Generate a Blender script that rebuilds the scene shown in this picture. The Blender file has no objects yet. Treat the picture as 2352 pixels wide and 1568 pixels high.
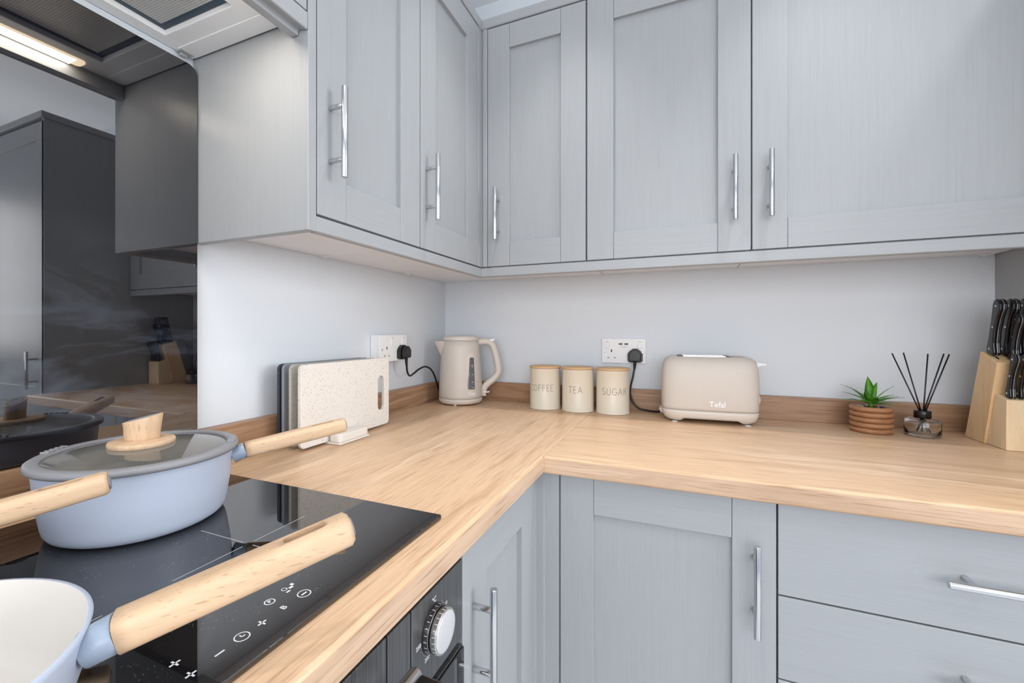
import bpy, bmesh, math, random
from mathutils import Vector, Matrix
from math import sin, cos, pi, radians
random.seed(7)
S = bpy.context.scene
COL = S.collection

# ------------------------------------------------------------------ camera
cam_d = bpy.data.cameras.new('camera')
cam = bpy.data.objects.new('camera', cam_d)
COL.objects.link(cam)
cam.location = (0.90435, -1.63054, 1.17028)
cam.rotation_euler = (radians(90), 0, radians(23.8166))
cam_d.sensor_width = 36
cam_d.lens = 15.506
cam_d.shift_x = 0.02597
cam_d.shift_y = -0.00958
cam_d.clip_start = 0.02
S.camera = cam

# ------------------------------------------------------------------ light
S.view_settings.view_transform = 'Standard'
S.view_settings.look = 'None'
S.view_settings.gamma = 1
S.view_settings.use_curve_mapping = False
S.view_settings.exposure = -0.26
W = bpy.data.worlds.new('world'); S.world = W; W.use_nodes = True
W.node_tree.nodes['Background'].inputs[0].default_value = (0.75, 0.86, 1, 1)
W.node_tree.nodes['Background'].inputs[1].default_value = 1.0

ROOM = dict(x1=3.4, y0=-3.6, z1=2.49)

def area(name, loc, rot, sx, sy, power, col):
    d = bpy.data.lights.new(name, 'AREA'); d.shape = 'RECTANGLE'
    d.size = sx; d.size_y = sy; d.energy = power; d.color = col
    o = bpy.data.objects.new(name, d); COL.objects.link(o)
    o.location = loc; o.rotation_euler = rot
    return o
# daylight through the window of the right hand wall and an added soft fill light behind the camera
area('window_and_fill_light', (3.36, -0.95, 1.55), (0, radians(90), 0), 1.0, 0.75, 46, (0.985, 0.985, 1.0))
area('window_and_fill_light', (1.5, -3.56, 1.5), (radians(90), 0, 0), 2.3, 1.2, 56, (0.985, 0.98, 1.0))
# ceiling downlights: x, y, watts, beam angle; the one over the hob is added to light the pans
SPOTS = [(0.60, -0.60, 27, 70), (1.22, -0.57, 27, 70), (1.87, -0.60, 15, 150), (0.75, -1.60, 17, 95), (1.9, -1.75, 14, 110), (0.9, -2.9, 14, 120), (2.3, -2.9, 14, 120)]
def spot(loc, power, ang, col=(1, 0.985, 0.965), r=0.025):
    d = bpy.data.lights.new('downlight_lamp', 'SPOT'); d.energy = power; d.color = col
    d.spot_size = radians(ang); d.spot_blend = 0.85; d.shadow_soft_size = r
    o = bpy.data.objects.new('downlight_lamp', d); COL.objects.link(o); o.location = loc
    return o
for x, y, p, a in SPOTS:
    spot((x, y, 2.47), p, a)

# ------------------------------------------------------------------ mesh helpers
class MB:
    def __init__(s): s.v = []; s.f = []; s.sm = []
    def add(s, vs, fs, smooth=False):
        n = len(s.v); s.v += [tuple(v) for v in vs]
        for f in fs: s.f.append(tuple(i + n for i in f)); s.sm.append(smooth)
        return s
    def box(s, x0, x1, y0, y1, z0, z1):
        x0, x1 = min(x0, x1), max(x0, x1); y0, y1 = min(y0, y1), max(y0, y1); z0, z1 = min(z0, z1), max(z0, z1)
        vs = [(x, y, z) for z in (z0, z1) for y in (y0, y1) for x in (x0, x1)]
        return s.add(vs, [(0, 2, 3, 1), (4, 5, 7, 6), (0, 1, 5, 4), (2, 6, 7, 3), (0, 4, 6, 2), (1, 3, 7, 5)])
    def lathe(s, prof, n=48, c=(0, 0, 0), smooth=True, sx=1, sy=1, capb=True, capt=True):
        vs = []; fs = []
        for r, z in prof:
            for i in range(n):
                a = 2 * pi * i / n; vs.append((c[0] + r * cos(a) * sx, c[1] + r * sin(a) * sy, c[2] + z))
        m = len(prof)
        for j in range(m - 1):
            for i in range(n):
                k = (i + 1) % n; fs.append((j * n + i, j * n + k, (j + 1) * n + k, (j + 1) * n + i))
        s.add(vs, fs, smooth)
        b = len(s.v) - m * n
        if capb and prof[0][0] > 1e-5: s.f.append(tuple(b + i for i in reversed(range(n)))); s.sm.append(False)
        if capt and prof[-1][0] > 1e-5: s.f.append(tuple(b + (m - 1) * n + i for i in range(n))); s.sm.append(False)
        return s
    def tube(s, pts, r, n=12, cap=True, flat=1.0, up=(0, 0, 1), smooth=True):
        # r: number or list of (ru, rv) ; frame uses 'up'
        P = [Vector(p) for p in pts]; m = len(P); vs = []; fs = []
        upv = Vector(up)
        for j, p in enumerate(P):
            t = (P[min(j + 1, m - 1)] - P[max(j - 1, 0)]).normalized()
            u = t.cross(upv)
            if u.length < 1e-3: u = t.cross(Vector((1, 0, 0)))
            u.normalize(); w = u.cross(t).normalized()
            rr = r[j] if isinstance(r, (list, tuple)) else r
            ru, rv = rr if isinstance(rr, (list, tuple)) else (rr, rr * flat)
            for i in range(n):
                a = 2 * pi * i / n; vs.append(p + u * (ru * cos(a)) + w * (rv * sin(a)))
        for j in range(m - 1):
            for i in range(n):
                k = (i + 1) % n; fs.append((j * n + i, j * n + k, (j + 1) * n + k, (j + 1) * n + i))
        b = len(s.v); s.add(vs, fs, smooth)
        if cap:
            s.f.append(tuple(b + i for i in reversed(range(n)))); s.sm.append(False)
            s.f.append(tuple(b + (m - 1) * n + i for i in range(n))); s.sm.append(False)
        return s
    def prism(s, poly, d0, d1, axis='x', smooth=False):
        # poly: list of 2D points in the plane perpendicular to axis (x: (y,z); y: (x,z); z: (x,y))
        def mk(p, d):
            return {'x': (d, p[0], p[1]), 'y': (p[0], d, p[1]), 'z': (p[0], p[1], d)}[axis]
        n = len(poly); vs = [mk(p, d0) for p in poly] + [mk(p, d1) for p in poly]
        fs = [(i, (i + 1) % n, n + (i + 1) % n, n + i) for i in range(n)]
        s.add(vs, fs, smooth); b = len(s.v) - 2 * n
        s.f.append(tuple(b + i for i in reversed(range(n)))); s.sm.append(False)
        s.f.append(tuple(b + n + i for i in range(n))); s.sm.append(False)
        return s
    def xf(s, M):
        s.v = [tuple(M @ Vector(v)) for v in s.v]; return s

def rrect(x0, x1, y0, y1, r, n=5):
    out = []
    for cx, cy, a0 in ((x1 - r, y1 - r, 0), (x0 + r, y1 - r, 90), (x0 + r, y0 + r, 180), (x1 - r, y0 + r, 270)):
        for i in range(n + 1):
            a = radians(a0 + 90 * i / n); out.append((cx + r * cos(a), cy + r * sin(a)))
    return out

def tag(o, label=None, cat=None, group=None, kind=None):
    if label: o['label'] = label
    if cat: o['category'] = cat
    if group: o['group'] = group
    if kind: o['kind'] = kind
    return o

def thing(name, label, cat, loc=(0, 0, 0), rz=0, group=None):
    o = bpy.data.objects.new(name, None); COL.objects.link(o)
    o.empty_display_size = 0.05
    o.location = loc; o.rotation_euler = (0, 0, rz)
    o['_root'] = 1
    return tag(o, label, cat, group)

def obj(name, mb, mat, parent=None, bevel=0, seg=2, world=True, label=None, subsurf=0, angle=40):
    me = bpy.data.meshes.new(name)
    me.from_pydata(mb.v, [], mb.f); me.update()
    bm = bmesh.new(); bm.from_mesh(me)
    bmesh.ops.recalc_face_normals(bm, faces=bm.faces)
    bm.to_mesh(me); bm.free()
    for p, sm in zip(me.polygons, mb.sm): p.use_smooth = sm
    o = bpy.data.objects.new(name, me); COL.objects.link(o)
    if mat: me.materials.append(mat)
    if parent:
        o.parent = parent
        if world and parent.type == 'EMPTY':
            o.matrix_parent_inverse = (Matrix.Translation(parent.location) @ parent.rotation_euler.to_matrix().to_4x4()).inverted()
    if bevel:
        m = o.modifiers.new('bevel', 'BEVEL'); m.width = bevel; m.segments = seg
        m.limit_method = 'ANGLE'; m.angle_limit = radians(angle); m.harden_normals = False
    if subsurf:
        m = o.modifiers.new('subsurf', 'SUBSURF'); m.levels = subsurf; m.render_levels = subsurf
    if label: o['label'] = label
    return o

def struct(name, mb, mat, **k):
    return tag(obj(name, mb, mat, **k), kind='structure')

def text_mb(s, size, loc, M=None, offset=0.0, extrude=0.0002, spacing=1.0, align='CENTER', wrap=None, xscale=1.0):
    c = bpy.data.curves.new('t', 'FONT'); c.body = s; c.size = size; c.align_x = align; c.align_y = 'CENTER'
    c.offset = offset; c.extrude = extrude; c.space_character = spacing; c.resolution_u = 4
    o = bpy.data.objects.new('t', c); COL.objects.link(o)
    dg = bpy.context.evaluated_depsgraph_get()
    me = bpy.data.meshes.new_from_object(o.evaluated_get(dg))
    mb = MB()
    mb.add([(v.co.x * xscale, v.co.y, v.co.z) for v in me.vertices], [tuple(p.vertices) for p in me.polygons])
    bpy.data.objects.remove(o); bpy.data.curves.remove(c); bpy.data.meshes.remove(me)
    if M is not None: mb.xf(M)
    return mb

# thin single-stroke lettering as ribbons
def arc(cx, cy, rx, ry, a0, a1, n=12):
    return [(cx + rx * cos(radians(a0 + (a1 - a0) * i / n)), cy + ry * sin(radians(a0 + (a1 - a0) * i / n))) for i in range(n + 1)]
GL = {
 'C': (.62, [arc(.36, .5, .34, .5, 42, 318, 18)]),
 'O': (.72, [arc(.36, .5, .34, .5, 0, 360, 24)]),
 'F': (.48, [[(.02, 0), (.02, 1), (.45, 1)], [(.02, .52), (.4, .52)]]),
 'E': (.48, [[(.45, 0), (.02, 0), (.02, 1), (.45, 1)], [(.02, .52), (.4, .52)]]),
 'T': (.58, [[(.28, 0), (.28, 1)], [(0, 1), (.56, 1)]]),
 'A': (.66, [[(0, 0), (.32, 1), (.64, 0)], [(.11, .34), (.53, .34)]]),
 'S': (.52, [arc(.25, .75, .22, .25, 40, 250, 12) + arc(.25, .25, .24, .26, 70, -145, 14)]),
 'U': (.62, [[(.03, 1), (.03, .3)] + arc(.3, .3, .27, .3, 180, 360, 12) + [(.57, 1)]]),
 'G': (.72, [arc(.36, .5, .34, .5, 45, 350, 18) + [(.70, .45), (.42, .45)]]),
 'R': (.54, [[(.03, 0), (.03, 1), (.25, 1)] + arc(.25, .76, .22, .24, 90, -90, 10) + [(.03, .52)], [(.27, .52), (.5, 0)]]),
}
def stroke_text(s, h, gap=.2, w=.0011, xs=1.0):
    mb = MB(); x = 0; segs = []
    for ch in s:
        adv, lines = GL[ch]
        for l in lines: segs.append([((x + px) * h * xs, py * h) for px, py in l])
        x += adv + gap
    tot = (x - gap) * h * xs
    for l in segs:
        # subdivide long segments
        pts = [l[0]]
        for a, b in zip(l, l[1:]):
            d = math.hypot(b[0] - a[0], b[1] - a[1]); k = max(1, int(d / .004))
            for i in range(1, k + 1): pts.append((a[0] + (b[0] - a[0]) * i / k, a[1] + (b[1] - a[1]) * i / k))
        for a, b in zip(pts, pts[1:]):
            dx, dy = b[0] - a[0], b[1] - a[1]; L = math.hypot(dx, dy) or 1e-9
            nx, ny = -dy / L * w / 2, dx / L * w / 2; ex, ey = dx / L * w * .3, dy / L * w * .3
            mb.add([(a[0] + nx - ex - tot / 2, a[1] + ny - ey, 0), (a[0] - nx - ex - tot / 2, a[1] - ny - ey, 0),
                    (b[0] - nx + ex - tot / 2, b[1] - ny + ey, 0), (b[0] + nx + ex - tot / 2, b[1] + ny + ey, 0)], [(0, 1, 2, 3)])
    return mb

# ------------------------------------------------------------------ materials
def new_mat(name):
    m = bpy.data.materials.new(name); m.use_nodes = True
    nt = m.node_tree; b = nt.nodes['Principled BSDF']
    return m, nt, b
def sset(b, **k):
    for n, v in k.items():
        n = n.replace('_', ' ')
        if n in b.inputs: b.inputs[n].default_value = v
def plain(name, col, rough=.5, metal=0, noise=.02, nscale=30, **k):
    m, nt, b = new_mat(name)
    b.inputs['Roughness'].default_value = rough; b.inputs['Metallic'].default_value = metal
    tc = nt.nodes.new('ShaderNodeTexCoord'); n = nt.nodes.new('ShaderNodeTexNoise'); n.inputs['Scale'].default_value = nscale
    n.inputs['Detail'].default_value = 3
    nt.links.new(tc.outputs['Object'], n.inputs['Vector'])
    mx = nt.nodes.new('ShaderNodeMix'); mx.data_type = 'RGBA'
    nt.links.new(n.outputs['Fac'], mx.inputs[0])
    mx.inputs[6].default_value = (*[max(0, c * (1 - noise)) for c in col], 1)
    mx.inputs[7].default_value = (*[min(1, c * (1 + noise)) for c in col], 1)
    nt.links.new(mx.outputs[2], b.inputs['Base Color'])
    sset(b, **k)
    return m
def coords(nt, scale, kind='Object', rot=(0, 0, 0)):
    tc = nt.nodes.new('ShaderNodeTexCoord'); mp = nt.nodes.new('ShaderNodeMapping')
    mp.inputs['Scale'].default_value = scale; mp.inputs['Rotation'].default_value = rot
    nt.links.new(tc.outputs[kind], mp.inputs['Vector'])
    return mp.outputs['Vector']
def noise(nt, vec, scale=1, detail=4, rough=.5, dist=0):
    n = nt.nodes.new('ShaderNodeTexNoise'); n.inputs['Scale'].default_value = scale
    n.inputs['Detail'].default_value = detail; n.inputs['Roughness'].default_value = rough; n.inputs['Distortion'].default_value = dist
    nt.links.new(vec, n.inputs['Vector']); return n.outputs['Fac']
def ramp(nt, fac, stops):
    r = nt.nodes.new('ShaderNodeValToRGB'); cr = r.color_ramp
    while len(cr.elements) > 1: cr.elements.remove(cr.elements[-1])
    for i, (p, c) in enumerate(stops):
        e = cr.elements[0] if i == 0 else cr.elements.new(p)
        e.position = p; e.color = (*c, 1) if len(c) == 3 else c
    nt.links.new(fac, r.inputs['Fac']); return r.outputs['Color']
def mixc(nt, fac, a, b, mode='MIX'):
    m = nt.nodes.new('ShaderNodeMix'); m.data_type = 'RGBA'; m.blend_type = mode
    for i, v in ((0, fac), (6, a), (7, b)):
        if isinstance(v, (int, float)): m.inputs[i].default_value = v
        elif isinstance(v, tuple): m.inputs[i].default_value = (*v, 1) if len(v) == 3 else v
        else: nt.links.new(v, m.inputs[i])
    return m.outputs[2]
def bump(nt, b, fac, strength, dist=.001):
    bp = nt.nodes.new('ShaderNodeBump'); bp.inputs['Strength'].default_value = strength; bp.inputs['Distance'].default_value = dist
    nt.links.new(fac, bp.inputs['Height']); nt.links.new(bp.outputs['Normal'], b.inputs['Normal'])

def axis_scale(axis, along, across):
    return tuple(along if a == axis else across for a in 'xyz')

def oak(name, axis, light=(.70, .475, .30), mid=(.56, .35, .20), dark=(.40, .22, .11), pale=(.93, .75, .54)):
    m, nt, b = new_mat(name)
    v1 = coords(nt, axis_scale(axis, .9, 9)); f1 = noise(nt, v1, 1.6, 5, .6, 1.2)
    c = ramp(nt, f1, [(.30, mid), (.5, light), (.72, tuple(x * 1.04 for x in light))])
    v2 = coords(nt, axis_scale(axis, 9, 300)); f2 = noise(nt, v2, 1, 3, .6, .3)
    s2 = ramp(nt, f2, [(.30, (.60, .55, .50)), (.47, (1, 1, 1)), (.60, (1, 1, 1)), (.72, (1.16, 1.18, 1.22))])
    c = mixc(nt, .85, c, s2, 'MULTIPLY')
    # cathedral figure: pale distorted bands
    v3 = coords(nt, axis_scale(axis, .55, 5.0)); w = nt.nodes.new('ShaderNodeTexWave'); w.wave_type = 'RINGS'; w.rings_direction = 'SPHERICAL'
    w.inputs['Scale'].default_value = 2.2; w.inputs['Distortion'].default_value = 9; w.inputs['Detail'].default_value = 3; w.inputs['Detail Scale'].default_value = 1.3
    nt.links.new(v3, w.inputs['Vector'])
    fig = ramp(nt, w.outputs['Fac'], [(.0, (0, 0, 0)), (.80, (0, 0, 0)), (.93, (.55, .55, .55)), (1, (.2, .2, .2))])
    fig2 = nt.nodes.new('ShaderNodeMath'); fig2.operation = 'MULTIPLY'
    msk = ramp(nt, noise(nt, coords(nt, axis_scale(axis, 1.2, 4)), 1.3, 2), [(.5, (0, 0, 0)), (.6, (1, 1, 1))])
    nt.links.new(fig, fig2.inputs[0]); nt.links.new(msk, fig2.inputs[1])
    c = mixc(nt, fig2.outputs[0], c, pale)
    f4 = noise(nt, coords(nt, axis_scale(axis, 3.5, 85)), 1, 3, .6)
    c = mixc(nt, ramp(nt, f4, [(.56, (0, 0, 0)), (.74, (.38, .38, .38))]), c, dark)
    nt.links.new(c, b.inputs['Base Color'])
    b.inputs['Roughness'].default_value = .38
    bump(nt, b, f2, .25, .0006)
    return m

def beech(name, axis='x', base=(.49, .325, .195), dk=(.29, .16, .08), pale=(.61, .43, .275), al=4, ac=30):
    m, nt, b = new_mat(name)
    f1 = noise(nt, coords(nt, axis_scale(axis, al, ac)), 1, 4, .55, .8)
    c = ramp(nt, f1, [(.3, base), (.5, pale), (.7, base)])
    f2 = noise(nt, coords(nt, axis_scale(axis, 95, 620)), 1, 1, .5)
    c = mixc(nt, ramp(nt, f2, [(.63, (0, 0, 0)), (.74, (.5, .5, .5))]), c, dk)
    nt.links.new(c, b.inputs['Base Color']); b.inputs['Roughness'].default_value = .5
    bump(nt, b, f1, .08, .0005)
    return m

def paint(name, axis, col=(.345, .360, .372), rough=.36):
    m, nt, b = new_mat(name)
    f = noise(nt, coords(nt, axis_scale(axis, 5, 260)), 1, 3, .6, .4)
    f2 = noise(nt, coords(nt, axis_scale(axis, 1.5, 28)), 1, 3, .6, 1.5)
    mm = nt.nodes.new('ShaderNodeMath'); mm.operation = 'ADD'; nt.links.new(f, mm.inputs[0]); nt.links.new(f2, mm.inputs[1])
    c = ramp(nt, f, [(.25, tuple(x * .95 for x in col)), (.5, col), (.8, tuple(x * 1.03 for x in col))])
    nt.links.new(c, b.inputs['Base Color']); b.inputs['Roughness'].default_value = rough
    bump(nt, b, mm.outputs[0], .24, .0007)
    return m

def speckle(name, col, spec, rough=.6, dens=.17):
    m, nt, b = new_mat(name)
    v = nt.nodes.new('ShaderNodeTexVoronoi'); v.inputs['Scale'].default_value = 260
    nt.links.new(coords(nt, (1, 1, .7)), v.inputs['Vector'])
    f = ramp(nt, v.outputs['Distance'], [(.0, (1, 1, 1)), (dens, (1, 1, 1)), (dens + .06, (0, 0, 0))])
    k = ramp(nt, noise(nt, coords(nt, (1, 1, 1)), 90, 2), [(.42, (0, 0, 0)), (.5, (.9, .9, .9))])
    mm = nt.nodes.new('ShaderNodeMath'); mm.operation = 'MULTIPLY'; nt.links.new(f, mm.inputs[0]); nt.links.new(k, mm.inputs[1])
    nt.links.new(mixc(nt, mm.outputs[0], col, spec), b.inputs['Base Color'])
    b.inputs['Roughness'].default_value = rough
    return m

def grid_plastic(name, col):
    # small embossed square grid moulded into the plastic
    m, nt, b = new_mat(name)
    tc = nt.nodes.new('ShaderNodeTexCoord'); sp = nt.nodes.new('ShaderNodeSeparateXYZ'); nt.links.new(tc.outputs['UV'], sp.inputs[0])
    hs = []
    for i in (0, 1):
        mu = nt.nodes.new('ShaderNodeMath'); mu.operation = 'MULTIPLY'; mu.inputs[1].default_value = 2 * pi / .0042
        s = nt.nodes.new('ShaderNodeMath'); s.operation = 'SINE'
        nt.links.new(sp.outputs[i], mu.inputs[0]); nt.links.new(mu.outputs[0], s.inputs[0]); hs.append(s.outputs[0])
    mn = nt.nodes.new('ShaderNodeMath'); mn.operation = 'MINIMUM'; nt.links.new(hs[0], mn.inputs[0]); nt.links.new(hs[1], mn.inputs[1])
    c = ramp(nt, mn.outputs[0], [(0, tuple(x * .90 for x in col)), (.35, col)])
    nt.links.new(c, b.inputs['Base Color']); b.inputs['Roughness'].default_value = .42
    bump(nt, b, mn.outputs[0], .25, .0004)
    return m

CAB = (.395, .435, .462)
M = {}
M['paint_v'] = paint('cabinet_paint_vertical', 'z')
M['paint_x'] = paint('cabinet_paint_along_x', 'x')
M['paint_y'] = paint('cabinet_paint_along_y', 'y')
M['wall'] = plain('wall_paint', (.72, .765, .81), .7, noise=.012, nscale=5)
M['ceiling'] = plain('ceiling_paint', (.92, .92, .92), .8)
M['floor'] = plain('grey_floor_tile', (.62, .64, .67), .45, noise=.05, nscale=3)
M['white_board'] = plain('white_melamine', (.88, .89, .92), .5)
M['white_plastic'] = plain('white_plastic', (.84, .84, .84), .3)
M['oak_y'] = oak('oak_laminate_along_y', 'y'); M['oak_x'] = oak('oak_laminate_along_x', 'x')
M['edge_y'] = oak('oak_edge_along_y', 'y', (.62, .43, .29), (.50, .33, .21), (.32, .2, .12), (.75, .58, .43))
M['edge_x'] = oak('oak_edge_along_x', 'x', (.62, .43, .29), (.50, .33, .21), (.32, .2, .12), (.75, .58, .43))
M['up_y'] = oak('oak_upstand_shade_along_y', 'y', (.38, .225, .13), (.26, .14, .072), (.10, .048, .022), (.64, .44, .29))  # same oak, with the shade under the wall cabinets put into its colours
M['up_x'] = oak('oak_upstand_shade_along_x', 'x', (.38, .225, .13), (.26, .14, .072), (.10, .048, .022), (.64, .44, .29))
M['chrome'] = plain('chrome', (.60, .61, .62), .12, 1, noise=.01)
M['steel'] = plain('brushed_steel', (.60, .60, .61), .3, 1)
M['black'] = plain('black_plastic', (.006, .006, .007), .28)
M['blackmatte'] = plain('black_void', (.006, .006, .006), .8)
M['white_print'] = plain('white_print', (.75, .76, .78), .5)
M['grey_print'] = plain('grey_print', (.20, .17, .13), .6)
M['dark_panel'] = plain('dark_oven_steel', (.045, .045, .05), .32, .6)

def black_glass(name, ior, rough, specks):
    m, nt, b = new_mat(name)
    b.inputs['IOR'].default_value = ior; b.inputs['Roughness'].default_value = rough
    if specks:
        v = nt.nodes.new('ShaderNodeTexVoronoi'); v.inputs['Scale'].default_value = 330
        nt.links.new(coords(nt, (1, 1, 1)), v.inputs['Vector'])
        f = ramp(nt, v.outputs['Distance'], [(.0, (1, 1, 1)), (.10, (1, 1, 1)), (.14, (0, 0, 0))])
        k = ramp(nt, noise(nt, coords(nt, (1, 1, 1)), 38, 3), [(.55, (0, 0, 0)), (.63, (1, 1, 1))])
        mm = nt.nodes.new('ShaderNodeMath'); mm.operation = 'MULTIPLY'; nt.links.new(f, mm.inputs[0]); nt.links.new(k, mm.inputs[1])
        nt.links.new(mixc(nt, mm.outputs[0], (.003, .003, .004), (.35, .35, .36)), b.inputs['Base Color'])
    else:
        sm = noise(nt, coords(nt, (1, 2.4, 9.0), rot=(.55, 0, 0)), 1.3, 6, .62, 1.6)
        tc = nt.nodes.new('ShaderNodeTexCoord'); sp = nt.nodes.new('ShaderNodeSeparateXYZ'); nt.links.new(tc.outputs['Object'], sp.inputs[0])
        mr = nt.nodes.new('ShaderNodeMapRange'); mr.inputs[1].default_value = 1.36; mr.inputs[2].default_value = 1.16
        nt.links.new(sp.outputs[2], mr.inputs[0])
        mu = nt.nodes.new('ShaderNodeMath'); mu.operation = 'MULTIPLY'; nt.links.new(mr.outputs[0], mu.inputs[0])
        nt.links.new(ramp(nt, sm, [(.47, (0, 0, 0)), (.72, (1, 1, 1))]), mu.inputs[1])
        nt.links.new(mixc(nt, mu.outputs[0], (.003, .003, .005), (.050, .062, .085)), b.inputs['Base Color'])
    return m
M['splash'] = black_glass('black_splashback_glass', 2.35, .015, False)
M['hob'] = black_glass('black_hob_glass', 2.1, .02, True)

# ------------------------------------------------------------------ room shell
X1, Y0, Z1 = ROOM['x1'], ROOM['y0'], ROOM['z1']
struct('floor', MB().box(-.1, X1 + .1, Y0 - .1, .1, -.1, 0), M['floor'])
struct('ceiling', MB().box(-.1, X1 + .1, Y0 - .1, .1, Z1, Z1 + .1), M['ceiling'])
struct('wall_left', MB().box(-.1, 0, Y0 - .1, .1, 0, Z1), M['wall'])
struct('wall_back', MB().box(0, X1, 0, .1, 0, Z1), M['wall'])
# right wall with window opening
wr = MB().box(X1, X1 + .1, Y0, -1.35, 0, Z1).box(X1, X1 + .1, -.55, 0, 0, Z1).box(X1, X1 + .1, -1.35, -.55, 0, 1.0).box(X1, X1 + .1, -1.35, -.55, 2.1, Z1)
struct('wall_right', wr, M['wall'])
wf = MB().box(0, .35, Y0 - .1, Y0, 0, Z1).box(2.65, X1, Y0 - .1, Y0, 0, Z1).box(.35, 2.65, Y0 - .1, Y0, 0, 1.0).box(.35, 2.65, Y0 - .1, Y0, 2.2, Z1)  # opening made for the added fill window
struct('wall_front', wf, M['wall'])
def frame_y(x0, x1, y0, y1, z0, z1, w=.05):
    return MB().box(x0, x1, y0, y1, z0, z0 + w).box(x0, x1, y0, y1, z1 - w, z1).box(x0, x0 + w, y0, y1, z0 + w, z1 - w).box(x1 - w, x1, y0, y1, z0 + w, z1 - w)
w1 = struct('window_1', MB().box(X1 + .02, X1 + .07, -1.35, -.55, 1.0, 1.05).box(X1 + .02, X1 + .07, -1.35, -.55, 2.05, 2.1).box(X1 + .02, X1 + .07, -1.35, -1.30, 1.05, 2.05).box(X1 + .02, X1 + .07, -.60, -.55, 1.05, 2.05), M['white_plastic'])
w2 = struct('fill_window', frame_y(.35, 2.65, Y0 - .07, Y0 - .02, 1.0, 2.2).box(1.475, 1.525, Y0 - .07, Y0 - .02, 1.05, 2.15), M['white_plastic'])  # unseen window, added to go with the fill light
gm, gnt, gb = new_mat('window_glass'); sset(gb, Transmission_Weight=1.0, Roughness=0.0, IOR=1.05)
tag(obj('window_pane', MB().box(X1 + .04, X1 + .045, -1.30, -.60, 1.05, 2.05), gm, w1))
tag(obj('window_pane', MB().box(.4, 2.6, Y0 - .05, Y0 - .045, 1.05, 2.15), gm, w2))

dl0 = None
em, ent, eb = new_mat('lamp_glow'); sset(eb, Emission_Color=(1, .95, .88, 1), Emission_Strength=3.0)
DLAB = ['round white ceiling downlight nearest the inner corner of the kitchen', 'round white ceiling downlight in front of the wall cabinets over the toaster', 'round white ceiling downlight in front of the tall larder cabinet', 'round white ceiling downlight added over the hob to light the pans', 'round white ceiling downlight in the middle of the room', 'round white ceiling downlight by the front wall, on the hob side', 'round white ceiling downlight by the front wall, far from the hob']
for i, (x, y, p, _a) in enumerate(SPOTS):
    t = thing('ceiling_downlight', DLAB[i], 'downlight', (x, y, Z1), 0, 'ceiling downlights')
    obj('bezel', MB().lathe([(.045, -.006), (.045, 0), (.030, 0), (.030, -.006)], 24, capb=False, capt=False), M['white_plastic'], t, world=False)
    obj('lens', MB().lathe([(.030, -.003), (.030, 0)], 24), em, t, world=False)

# ------------------------------------------------------------------ handles
def bar_handle(name, parent, p, axis, out, L=.166, r=.006, post=.049, proj=.035):
    # p = point on door face at centre of the handle; axis = bar direction, out = outward normal
    p = Vector(p); a = Vector(axis); n = Vector(out)
    mb = MB().tube([p + n * proj - a * L / 2, p + n * proj + a * L / 2], r, 20, up=n)
    for s in (-1, 1): mb.tube([p + a * post * s, p + a * post * s + n * (proj)], .0048, 14, up=a)
    return obj(name, mb, M['chrome'], parent, bevel=.0008, seg=2)

def shaker_door(parent, u0, u1, z0, z1, face, plane, sl=.075, sr=.075, rail=.0755, handle=None, th=.02):
    """face 'x': door faces +x in plane x=plane, u is y.  face 'y': door faces -y in plane y=plane, u is x."""
    def bx(mb, a, b, c, d, t0, t1):
        if face == 'x': return mb.box(plane - t0, plane - t1, a, b, c, d)
        return mb.box(a, b, plane + t0, plane + t1, c, d)
    hm = M['paint_y'] if face == 'x' else M['paint_x']
    g = .0006
    d = obj('door', bx(MB(), u0 + .004, u1 - .004, z0 + .004, z1 - .004, .0115, th), M['paint_v'], parent, bevel=.0006)
    obj('stile', bx(MB(), u0, u0 + sl, z0, z1, 0, th - .0005), M['paint_v'], d, bevel=.0008)
    obj('stile', bx(MB(), u1 - sr, u1, z0, z1, 0, th - .0005), M['paint_v'], d, bevel=.0008)
    obj('rail', bx(MB(), u0 + sl + g, u1 - sr - g, z0, z0 + rail, .0003, th - .0007), hm, d, bevel=.0008)
    obj('rail', bx(MB(), u0 + sl + g, u1 - sr - g, z1 - rail, z1, .0003, th - .0007), hm, d, bevel=.0008)
    if handle:
        hu, hz = handle
        if face == 'x': bar_handle('handle', d, (plane, hu, hz), (0, 0, 1), (1, 0, 0))
        else: bar_handle('handle', d, (hu, plane, hz), (0, 0, 1), (0, -1, 0))
    return d

EX, EY, DA, DB, L = .3106, -.3181, .633, -.7017, 1.0512
WT = .90
# ------------------------------------------------------------------ wall cabinets
UB, UT = 1.377, 2.165
def wall_cab(label, u0, u1, face, plane, handle, z0=1.381, z1=2.150, **k):
    mid = (u0 + u1) / 2
    t = thing('wall_cabinet', label, 'cabinet', (0, mid, UB) if face == 'x' else (mid, 0, UB), 0, None)
    if face == 'x':
        obj('carcass', MB().box(.001, plane - .0215, u0, u1, UB + .016, UT), M['white_board'], t)
        obj('bottom_board', MB().box(.001, plane - .0215, u0 + .0006, u1 - .0006, UB, UB + .0155), M['white_board'], t, bevel=.0005)
    else:
        obj('carcass', MB().box(u0, u1, -.001, plane + .0215, UB + .016, UT), M['white_board'], t)
        obj('bottom_board', MB().box(u0 + .0006, u1 - .0006, -.001, plane + .0215, UB, UB + .0155), M['white_board'], t, bevel=.0005)
    shaker_door(t, u0 + .0012, u1 - .0012, z0, z1, face, plane, handle=handle, **k)
    return t
c1 = wall_cab('grey shaker wall cabinet at the end of the left run, beside the extractor hood', -1.031, -.6885, 'x', EX, (-.999, 1.534), sr=.082)
obj('end_panel', MB().box(.0005, EX, -1.0512, -1.0325, 1.3487, 2.16), M['paint_v'], c1, bevel=.0009)
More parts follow.
